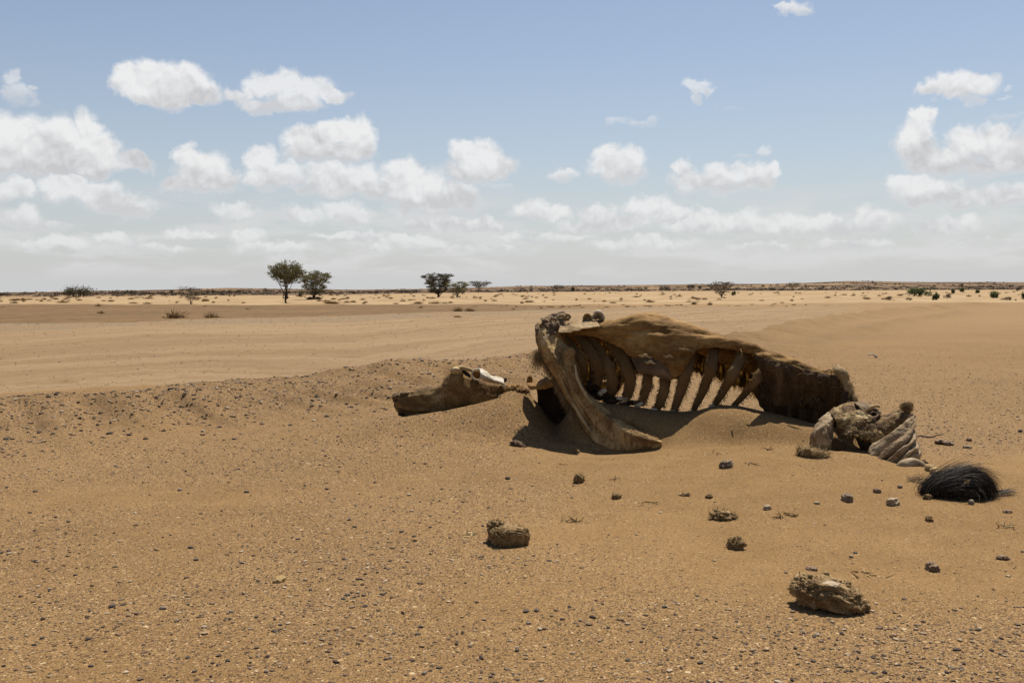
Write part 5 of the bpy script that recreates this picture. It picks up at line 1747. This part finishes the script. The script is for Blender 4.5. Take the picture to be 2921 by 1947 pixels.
def gravel_batch(N, ylo, yhi, smin, smax, pw, thr):
    y = np.exp(r_.uniform(math.log(ylo), math.log(yhi), N))
    x = r_.uniform(-.66, .66, N) * y
    g_ = soil(x, y)['gravel']
    k = r_.uniform(0, 1, N) < np.clip(g_ ** 1.6 * thr, 0.02, 1)
    x, y = x[k], y[k]
    n_ = len(x)
    sz = smin * (smax / smin) ** (r_.uniform(0, 1, n_) ** pw)
    return x, y, sz


parts = [gravel_batch(44000, 1.75, 5.0, .0016, .0066, 2.6, .8), gravel_batch(30000, 4.5, 12.0, .0022, .008, 2.8, .9)]
bx, by_ = [], []
t_ = r_.uniform(5, 46, 9000)
i_ = t_.astype(int)
f_ = (t_ - i_)[:, None]
for line, spread, k in ((BERM, .30, 5200), (BERM2, .36, 4200)):
    t_ = r_.uniform(2, len(line) * .62, k)
    i_ = t_.astype(int)
    f_ = (t_ - i_)[:, None]
    pp = line[i_] * (1 - f_) + line[i_ + 1] * f_
    pp = pp + r_.normal(size=pp.shape) * spread - np.array([-.05, .16])
    parts.append((pp[:, 0], pp[:, 1], .0032 * (5.0) ** (r_.uniform(0, 1, k) ** 3.2)))
ry_ = np.exp(r_.uniform(math.log(7), math.log(34), 5200))
rx_ = r_.uniform(-.6, .55, 5200) * ry_
so_ = soil(rx_, ry_)
kk_ = (so_['road'] > .5) & (r_.uniform(size=5200) < .55) | (so_['grey'] > .4)
parts.append((rx_[kk_], ry_[kk_], r_.uniform(.004, .010, kk_.sum()) * (ry_[kk_] / 12) ** .6))
gx = np.concatenate([p_[0] for p_ in parts])
gy = np.concatenate([p_[1] for p_ in parts])
gs_ = np.concatenate([p_[2] for p_ in parts])
inside = (np.exp(-(((gx - .9) / .75) ** 2 + ((gy - 4.65) / .4) ** 2) ** 2) > .3) & (r_.uniform(size=len(gx)) < .96)
gx, gy, gs_ = gx[~inside], gy[~inside], gs_[~inside]
n_ = len(gx)
gz = G(gx, gy)
ax = r_.uniform(.6, 1.35, (n_, 3)) * np.array([1.15, .95, .55])
ang = r_.uniform(0, 6.28, n_)
PV = V0[None] * ax[:, None, :] * (1 + .28 * r_.normal(size=(n_, len(V0), 1)).clip(-1, 1))
ca, sa = np.cos(ang)[:, None], np.sin(ang)[:, None]
PV = np.stack([PV[..., 0] * ca - PV[..., 1] * sa, PV[..., 0] * sa + PV[..., 1] * ca, PV[..., 2]], -1) * gs_[:, None, None]
PV = PV + np.stack([gx, gy, gz + gs_ * .22], -1)[:, None, :]
TT = (T0[None] + (np.arange(n_) * len(V0))[:, None, None]).reshape(-1, 3)
# fine grit, eight-sided grains
N_ = 130000
y_ = np.exp(r_.uniform(math.log(1.7), math.log(8.0), N_))
x_ = r_.uniform(-.62, .62, N_) * y_
g_ = soil(x_, y_)['gravel']
k_ = r_.uniform(0, 1, N_) < np.clip(.08 + g_ * .75, 0, .6)
x_, y_ = x_[k_], y_[k_]
n2 = len(x_)
sz_ = r_.uniform(.0009, .0021, n2) * (y_ / 3.0) ** .5
O_ = np.array([(1, 0, 0), (-1, 0, 0), (0, 1, 0), (0, -1, 0), (0, 0, .7), (0, 0, -.7)], float)
OT = np.array([(0, 2, 4), (2, 1, 4), (1, 3, 4), (3, 0, 4), (2, 0, 5), (1, 2, 5), (3, 1, 5), (0, 3, 5)])
GV = O_[None] * r_.uniform(.6, 1.4, (n2, 1, 3)) * (1 + .25 * r_.normal(size=(n2, 6, 1)).clip(-1, 1)) * sz_[:, None, None]
GV = GV + np.stack([x_, y_, G(x_, y_) + sz_ * .3], -1)[:, None, :]
GT = (OT[None] + (np.arange(n2) * 6)[:, None, None]).reshape(-1, 3)
gr = obj('grit', GV.reshape(-1, 3), GT, GRAVEL, smooth=False)
tag(gr, 'fine dark and pale grit lying all over the sand', 'grit', kind='stuff')
print('grit', n2)
go = obj('gravel', PV.reshape(-1, 3), TT, GRAVEL, smooth=False)
tag(go, 'loose dark and pale gravel strewn over the sand and berms', 'gravel', kind='stuff')
print('gravel stones', n_)

# ------------------------------------------------------------------ plants
TWIG = mat_noise('thorn_wood', [(.3, (.08, .055, .038)), (.6, (.15, .105, .075)), (.85, (.24, .18, .13))], 5, 4, bump=.3, bscale=30)
LEAF = mat_noise('acacia_leaf', [(.1, (.15, .125, .066)), (.5, (.27, .22, .12)), (.9, (.40, .33, .20))], 1.5, 4, bump=0, island=.6, trans=(.14, .15, .04), trans_fac=.2)
LEAF_DRY = mat_noise('dry_thorn_leaf', [(.1, (.14, .105, .066)), (.5, (.26, .20, .125)), (.9, (.38, .30, .20))], 1.5, 4, bump=0, island=.6)
LEAF_DARK = mat_noise('dark_bush_leaf', [(.1, (.10, .09, .05)), (.5, (.18, .155, .085)), (.9, (.28, .24, .14))], 1.5, 4, bump=0, island=.6)
LEAF_GREEN = mat_noise('fleshy_leaf', [(.1, (.06, .075, .03)), (.5, (.12, .14, .065)), (.9, (.21, .22, .12))], 1.5, 4, bump=0, island=.6, trans=(.15, .2, .05), trans_fac=.2)
GRASS = mat_noise('dry_grass', [(.1, (.22, .125, .05)), (.5, (.42, .265, .115)), (.9, (.66, .46, .22))], 3, 3, bump=0, island=.75)
SCRUBM = mat_noise('far_scrub', [(.1, (.075, .055, .040)), (.5, (.13, .096, .070)), (.9, (.21, .16, .115))], .2, 3, bump=0, island=.8)


def leaf_cloud(mb, cen, size, n, r, flat=.35, up=(0, 0, 1)):
    """n small leaf faces scattered round the points cen"""
    i = r.integers(0, len(cen), n)
    p = cen[i] + r.normal(size=(n, 3)) * np.array(size)
    a = norm(r.normal(size=(n, 3)) * np.array([1, 1, flat]))
    c = norm(np.cross(a, r.normal(size=(n, 3))))
    return p, a, c


def add_leaves(mb, p, a, c, ln, wd, r):
    n = len(p)
    l = (ln * r.uniform(.5, 1.4, n))[:, None]
    w = (wd * r.uniform(.6, 1.3, n))[:, None]
    V = np.stack([p - a * l, p + c * w, p + a * l, p - c * w], 1).reshape(-1, 3)
    mb.add(V, np.arange(4 * n).reshape(-1, 4))


def acacia(label, px, py, top, x0, x1, seed, leaves, leafmat=LEAF, fork=.28, dens=1.0, low=.45, dome=.25, group='thorn trees on the plain', stems=9, name='acacia_tree', trunk_r=.035, leafsize=1.0, rmin=.16):
    base = hit(px, py)
    s = base[1] / FL
    hgt = (py - top) * s
    cx_ = ((x0 + x1) / 2 - px) * s
    rad = (x1 - x0) / 2 * s * 1.14
    r = np.random.default_rng(seed)
    t = thing(name, label, 'tree', base, group)
    # crown points: an inverted bowl that widens upwards
    M_ = 150
    u_ = r.uniform(0, 1, M_) ** .5
    th = r.uniform(0, 6.283, M_)
    zz = low + (1 - low) * r.uniform(0, 1, M_) ** .55
    rmax = rad * (rmin + (.96 - rmin) * np.clip((zz - low) / (.88 - low), 0, 1) ** .9) * (1 - dome * np.clip((zz - .8) / .2, 0, 1) ** 1.5)
    cp = np.stack([cx_ * zz + u_ * rmax * np.cos(th), u_ * rmax * np.sin(th) * .95, hgt * (.97 * zz - .06 * u_ ** 2) * (1 + .05 * r.normal(size=M_))], -1) + base
    # stems
    mb = MB()
    f0 = base + np.array([cx_ * .1, 0, fork * hgt])
    tube(mb, [base + np.array([0, 0, -.15]), base + np.array([.02 * hgt * r.normal(), 0, fork * .5 * hgt]), f0], [trunk_r * hgt, trunk_r * .82 * hgt, trunk_r * .7 * hgt], None, 12, 8, rough=.02 * hgt, rscale=3 / hgt)
    far_ids = r.permutation(M_)
    nodes = []
    for k in range(stems):
        e = cp[far_ids[k]]
        a0 = f0 + r.normal(size=3) * np.array([.02, .02, .03]) * hgt
        m1 = a0 * .6 + e * .4 + np.array([0, 0, .06 * hgt]) + r.normal(size=3) * .02 * hgt
        pts = [a0 - np.array([0, 0, fork * .4 * hgt]), a0, m1, e]
        tube(mb, pts, [trunk_r * .45 * hgt, trunk_r * .42 * hgt, trunk_r * .24 * hgt, trunk_r * .06 * hgt], None, 16, 5)
        nodes += [m1, a0 * .35 + e * .65, a0 * .2 + e * .8]
    nodes = np.array(nodes)
    for k in range(M_):
        e = cp[k]
        dd = np.linalg.norm(nodes - e, axis=1) + np.where(nodes[:, 2] > e[2], 1.0, 0) * hgt
        i = np.argmin(dd)
        tube(mb, [nodes[i], nodes[i] * .5 + e * .5 + np.array([0, 0, -.015 * hgt]) + r.normal(size=3) * .015 * hgt, e], [trunk_r * .16 * hgt, trunk_r * .10 * hgt, trunk_r * .04 * hgt], None, 6, 4)
    mb.build('trunk', TWIG, t)
    mb = MB()
    p, a, c = leaf_cloud(mb, cp, (.055 * rad + .015 * hgt, .055 * rad + .015 * hgt, .020 * hgt), int(leaves * 1.8), r)
    out = norm((p - (base + np.array([cx_ * .5, 0, .35 * hgt]))))
    a = norm(a * .8 + out * .9)
    add_leaves(mb, p, a, c, .042 * hgt * leafsize, .009 * hgt * leafsize, r)
    mb.build('crown', leafmat, t)
    return t


acacia('tall slender acacia with a bare trunk, left of the pair', 817, 864, 752, 773, 866, 1, 2600, low=.50, dome=.06, fork=.20, stems=9, trunk_r=.030)
acacia('bushy round acacia with animals lying at its foot, right of the pair', 895, 854, 773, 849, 944, 2, 3200, low=.14, fork=.06, stems=16, leafmat=LEAF, dome=.12, rmin=.28)
acacia('dense dark umbrella acacia, largest of the three in the middle distance', 1251, 847, 780, 1205, 1293, 3, 4200, low=.12, fork=.06, stems=12, leafmat=LEAF_DARK, dome=.15, rmin=.35, trunk_r=.045)
acacia('low olive acacia in front of the dense umbrella acacia', 1304, 848, 803, 1272, 1341, 4, 2600, rmin=.35, low=.16, fork=.10, stems=9, dome=.2)
acacia('flat-topped acacia standing farthest back, right of the three', 1365, 834, 801, 1338, 1400, 5, 2200, low=.42, fork=.14, stems=8, dome=.1, leafmat=LEAF_DRY)
acacia('grey twiggy thorn tree with flat spreading top on the right plain', 2058, 849, 803, 2019, 2092, 6, 1900, low=.22, fork=.06, stems=12, leafmat=LEAF_DRY, dome=.05)
acacia('sparse see-through thorn bush on the left plain', 546, 868, 818, 506, 582, 7, 2300, low=.22, fork=.04, stems=12, leafmat=LEAF_DRY, dome=.2, trunk_r=.022, leafsize=.8)
acacia('small dry thorn tree at the far right of the middle plain', 2264, 829, 804, 2245, 2283, 8, 900, low=.3, fork=.08, stems=8, leafmat=LEAF_DRY, dome=.1)

# resting animals in the shade of the bushy acacia
FURM = mat_noise('animal_coat', [(.3, (.045, .028, .016)), (.6, (.095, .06, .035)), (.85, (.16, .11, .07))], 4, 4, bump=.3, bscale=30)
for j, (x, y, sgn, lab) in enumerate([(908, 855, 1, 'brown animal lying right of the bushy acacia, neck raised'), (884, 855, -1, 'dark animal lying left of the bushy acacia trunk, neck raised')]):
    p = hit(x, y)
    s = p[1] / FL
    mb = MB()
    U_ = lambda a, z: p + np.array([sgn * a * s, 0, z * s])
    tube(mb, [U_(-8, 2.5), U_(-5, 4.4), U_(0, 5.0), U_(4, 4.2), U_(7, 3.6), U_(9.5, 4.2), U_(11.5, 6.8), U_(13, 8.0), U_(15, 7.4)], [1.4 * s, 3.6 * s, 4.2 * s, 3.4 * s, 2.3 * s, 1.2 * s, 1.0 * s, 1.1 * s, .5 * s], [1.4 * s, 3.6 * s, 4.0 * s, 3.4 * s, 2.2 * s, 1.2 * s, 1.0 * s, 1.0 * s, .5 * s], 60, 12, rough=.03 * 1, rscale=4)
    tag(mb.build('resting_animal', FURM, None, origin=p), lab, 'animal')


def bush(label, x0, x1, top, py, seed, mat, n, cat='bush', name='bush', group=None, shape=1.0, leaf=.06):
    px = (x0 + x1) / 2
    base = hit(px, py)
    s = base[1] / FL
    w, h = (x1 - x0) / 2 * s, (py - top) * s
    r = np.random.default_rng(seed)
    t = thing(name, label, cat, base, group)
    k = max(8, int(w / h * 9))
    cen = np.stack([r.uniform(-.8, .8, k) * w, r.normal(size=k) * w * .35, np.zeros(k)], -1)
    cen[:, 2] = h * (.35 + .35 * r.uniform(0, 1, k)) * (1 - .4 * (np.abs(cen[:, 0]) / w) ** 2)
    cen = cen + base
    mb = MB()
    for i in range(k):
        tube(mb, [base + np.array([(cen[i, 0] - base[0]) * .5, 0, -.05]), base * .3 + cen[i] * .7, cen[i] + r.normal(size=3) * .1 * h], [.035 * h, .025 * h, .01 * h], None, 6, 4)
    mb.build('stem', TWIG, t)
    mb = MB()
    p, a, c = leaf_cloud(mb, cen, (w * .20, w * .2, h * .17), n, r, .7)
    p[:, 2] = np.maximum(p[:, 2], base[2] + .02 * h)
    add_leaves(mb, p, a, c, leaf * 1.2 * h * .8, leaf * .7 * h * .8, r)
    mb.build('foliage', mat, t)
    return t


bush('dark green bush with a dry half on the far left plain', 186, 262, 814, 847, 11, LEAF_DARK, 2200)
bush('dark shrub at the foot of the tall acacia pair, between the trunks', 848, 878, 826, 847, 12, LEAF_DARK, 700)
CAL = [(2590, 2655, 817, 843, 'wide cluster of green fleshy-leaved shrubs on the right plain'), (2660, 2677, 833, 855, 'upright green shrub just right of the wide green cluster'), (2824, 2849, 827, 850, 'rounded green shrub near the right edge'),
       (2713, 2726, 823, 837, 'small green shrub behind the upright one'), (2739, 2750, 818, 833, 'small far green shrub right of the upright one'), (2785, 2795, 824, 836, 'tiny green shrub left of the rounded green one'), (2914, 2934, 833, 853, 'green shrub cut by the right edge'), (2087, 2098, 829, 842, 'small green shrub right of the grey thorn tree')]
for j, (x0, x1, tp, py, lab) in enumerate(CAL):
    bush(lab, x0, x1, tp, py, 20 + j, LEAF_GREEN, 900 if j == 0 else 420, cat='shrub', name='green_shrub', group='green fleshy-leaved shrubs', leaf=.11)
DRYB = [(2690, 2712, 837, 850, 'round dark dry bush right of the upright green shrub'), (2524, 2543, 845, 856, 'dry bush left of the pale gap on the right plain'), (2583, 2602, 848, 857, 'low dry bush below the wide green cluster'), (2869, 2886, 845, 857, 'low dry bush right of the rounded green shrub'),
        (1570, 1614, 810, 826, 'pale leafless thicket on the skyline in the middle'), (1625, 1640, 817, 830, 'green-grey bush right of the pale thicket'), (1880, 1913, 813, 829, 'dark green bush on the skyline above the carcass'), (1958, 1982, 809, 823, 'dark bush pair on the skyline left of the grey thorn tree'), (1985, 2004, 814, 824, 'low dark bush on the skyline touching the pair')]
for j, (x0, x1, tp, py, lab) in enumerate(DRYB):
    bush(lab, x0, x1, tp, py, 40 + j, LEAF_DARK if j >= 5 else LEAF_DRY, 500, leaf=.09)
# single far trees along the skyline
r_ = np.random.default_rng(77)
FAR = [(318, 333, 826, 843), (348, 372, 828, 842), (372, 392, 827, 842), (406, 421, 830, 844), (452, 470, 830, 843), (482, 497, 827, 841), (580, 600, 824, 837), (602, 618, 824, 836), (622, 640, 829, 840), (648, 664, 826, 837), (666, 700, 825, 837), (708, 718, 826, 836), (746, 774, 824, 834), (100, 106, 829, 836),
       (1474, 1478, 815, 821), (1483, 1489, 814, 820), (1508, 1522, 814, 820), (1763, 1768, 812, 819), (1778, 1783, 812, 819), (1702, 1714, 818, 827), (1838, 1848, 817, 826), (2140, 2146, 811, 817), (2170, 2182, 812, 820), (2196, 2200, 811, 817), (2295, 2303, 809, 822), (2340, 2352, 812, 821), (2405, 2409, 806, 812), (2433, 2437, 803, 809), (2486, 2492, 801, 809), (2550, 2558, 807, 814), (2562, 2570, 806, 813), (2575, 2580, 808, 814), (2834, 2840, 803, 810), (2660, 2668, 812, 820), (2475, 2484, 814, 826), (2735, 2750, 808, 822), (2895, 2910, 816, 832)]
far_protos = []
for k in range(4):
    r2 = np.random.default_rng(300 + k)
    t = thing('skyline_tree', None, None, (0, 0, 0))
    mb = MB()
    tube(mb, [(0, 0, -.1), (.02, 0, .3), (.05, 0, .6)], [.05, .04, .02], None, 6, 5)
    mb.build('trunk', TWIG, t)
    mb = MB()
    cen = np.stack([r2.uniform(-.75, .75, 16), r2.uniform(-.6, .6, 16), r2.uniform(.35, .8, 16)], -1)
    p, a, c = leaf_cloud(mb, cen, (.16, .16, .11), 420, r2, .7)
    add_leaves(mb, p, a, c, .085, .05, r2)
    mb.build('crown', LEAF_DARK if k % 2 == 0 else LEAF_DRY, t)
    far_protos.append(t)
fu = set()
ORD = ['first', 'second', 'third', 'fourth', 'fifth', 'sixth', 'seventh', 'eighth', 'ninth', 'tenth', 'eleventh', 'twelfth', 'thirteenth', 'fourteenth', 'fifteenth', 'sixteenth', 'seventeenth', 'eighteenth', 'nineteenth', 'twentieth']
FAR.sort()
nth = {}
for j, (x0, x1, tp, py) in enumerate(FAR):
    p = hit((x0 + x1) / 2, py)
    s = p[1] / FL
    k = j % 4
    sc_ = ((x1 - x0) / 2 * s, (x1 - x0) / 2 * s, (py - tp) * s)
    if k in fu:
        t = dup(far_protos[k], p, r_.uniform(0, 6), sc_)
    else:
        t = far_protos[k]
        t.location = p
        t.scale = sc_
        fu.add(k)
    half = 'left' if x0 < 1000 else ('middle' if x0 < 2000 else 'right')
    nth[half] = nth.get(half, -1) + 1
    tag(t, ORD[nth[half]] + ' small dark tree from the left along the ' + half + ' part of the skyline', 'tree', 'distant trees on the ' + half + ' skyline')

# dry grass tufts: five shapes
tuft_protos = []
for k in range(5):
    r2 = np.random.default_rng(400 + k)
    mb = MB()
    n_ = 220
    th = r2.uniform(0, 6.283, n_)
    rr = r2.uniform(0, .55, n_)
    rts = np.stack([rr * np.cos(th), rr * np.sin(th), np.zeros(n_) - .03], -1)
    dd = np.stack([np.cos(th) * (.25 + rr), np.sin(th) * (.25 + rr), np.ones(n_) * (.9 - .3 * (k % 2))], -1)
    hairs(mb, rts, dd, .75, .045, .7, 3, .3, 410 + k)
    tuft_protos.append(mb.build('grass_tuft', GRASS))
tu = set()


def tuft(x0, x1, top, py, label, group, k, zs=1.0):
    p = hit((x0 + x1) / 2, py)
    s = p[1] / FL
    if k in tu:
        o = tuft_protos[k].copy()
        COL.objects.link(o)
    else:
        o = tuft_protos[k]
        tu.add(k)
    o.location = p
    w = (x1 - x0) / 2 * s
    o.scale = (w, w, max((py - top) * s, .02) * zs)
    o.rotation_euler = (0, 0, random.uniform(0, 6.28))
    return tag(o, label, 'grass', group)


tuft(456, 536, 872, 907, 'large golden grass tuft on the dark flat at left', None, 0)
tuft(576, 628, 880, 906, 'golden grass tuft right of the large one on the dark flat', None, 1)
tuft(276, 300, 881, 894, 'small leaning grass tuft on the dark flat, left of the large one', None, 2)
tuft(270, 290, 859, 873, 'dry tuft at the upper edge of the dark flat on the left', None, 3)
tuft(1290, 1324, 866, 888, 'golden tuft on the dark flat below the three acacias, left of two', None, 4)
tuft(1320, 1356, 868, 888, 'golden tuft on the dark flat below the three acacias, right of two', None, 1)
tuft(1289, 1320, 895, 905, 'flattened twiggy tuft on the far edge of the road', None, 2)
tuft(1192, 1208, 868, 878, 'dark little tuft on the dark flat below the umbrella acacia', None, 3)
tuft(1970, 1990, 853, 868, 'dry tuft left of the grey thorn tree, by the road', None, 4)
tuft(2016, 2034, 855, 870, 'dry twiggy tuft in front of the grey thorn tree', None, 0)
r_ = np.random.default_rng(88)
cnt = 0
while cnt < 285:
    x = r_.uniform(-30, 2950)
    lo = np.interp(x, [0, 1000, 1500, 2200, 2900], [848, 842, 836, 834, 832])
    hi = np.interp(x, [0, 870, 1740, 2300, 2900], [866, 868, 866, 858, 856])
    y = lo + (hi - lo) * r_.uniform(0, 1) ** 1.25
    if fbm(np.array([[x / 160, y / 6, 1.0]]), 2)[0] < -.15:
        continue
    sz = (y - 815) / 45 * r_.uniform(.5, 1.5)
    w, h = 14 * sz * r_.uniform(.6, 1.9), 8.5 * sz
    side = 'left' if x < 1000 else ('middle' if x < 2000 else 'right')
    tuft(x - w / 2, x + w / 2, y - h, y, 'low dry grass tuft on the pale sand in the ' + side + ' distance', 'dry tufts on the pale sand, ' + side, int(r_.integers(0, 5)))
    cnt += 1
for j in range(60):
    x = r_.uniform(1350, 2300) if j > 5 else r_.uniform(0, 1200)
    y = np.interp(x, [0, 1200, 1500, 2300], [880, 874, 876, 868]) + r_.normal() * 3
    w, h = r_.uniform(6, 24), r_.uniform(2, 6)
    tuft(x - w / 2, x + w / 2, y - h, y, 'low dark tuft along the sandy rim beyond the road', 'dark tufts along the sandy rim', int(r_.integers(0, 5)))

# far scrub, a dark band that reads as one mass
r_ = np.random.default_rng(99)
mb = MB()
K = 9000
az_ = np.radians(r_.uniform(-36, 36, K))
d_ = np.exp(r_.uniform(math.log(190), math.log(2200), K))
edge = E4(az_)
keep = d_ > edge * 1.02
nz = f2(az_ * 30, np.log(d_) * 6, 3, 3)
keep &= nz > (-.12 + .3 * sstep(700, 2000, d_))
az_, d_ = az_[keep], d_[keep]
K = len(d_)
sx, sy = d_ * np.sin(az_), d_ * np.cos(az_)
sz = G(sx, sy)
m = 14
hs = r_.uniform(.35, 1.0, K) * np.clip(d_ / 420, .55, 2.2) * .8
cen = np.repeat(np.stack([sx, sy, sz], -1), m, 0)
hh = np.repeat(hs, m)
p = cen + r_.normal(size=(K * m, 3)) * np.stack([hh * .9, hh * .9, hh * .22], -1) + np.stack([0 * hh, 0 * hh, hh * .35], -1)
a = norm(r_.normal(size=(K * m, 3)))
c = norm(np.cross(a, r_.normal(size=(K * m, 3))))
l, w = (hh * .42)[:, None], (hh * .26)[:, None]
V = np.stack([p - a * l, p + c * w, p + a * l, p - c * w], 1).reshape(-1, 3)
mb.add(V, np.arange(4 * K * m).reshape(-1, 4))
tag(mb.build('far_scrub', SCRUBM, None, kind='stuff'), 'dark band of low thorn scrub below the far hills', 'scrub')
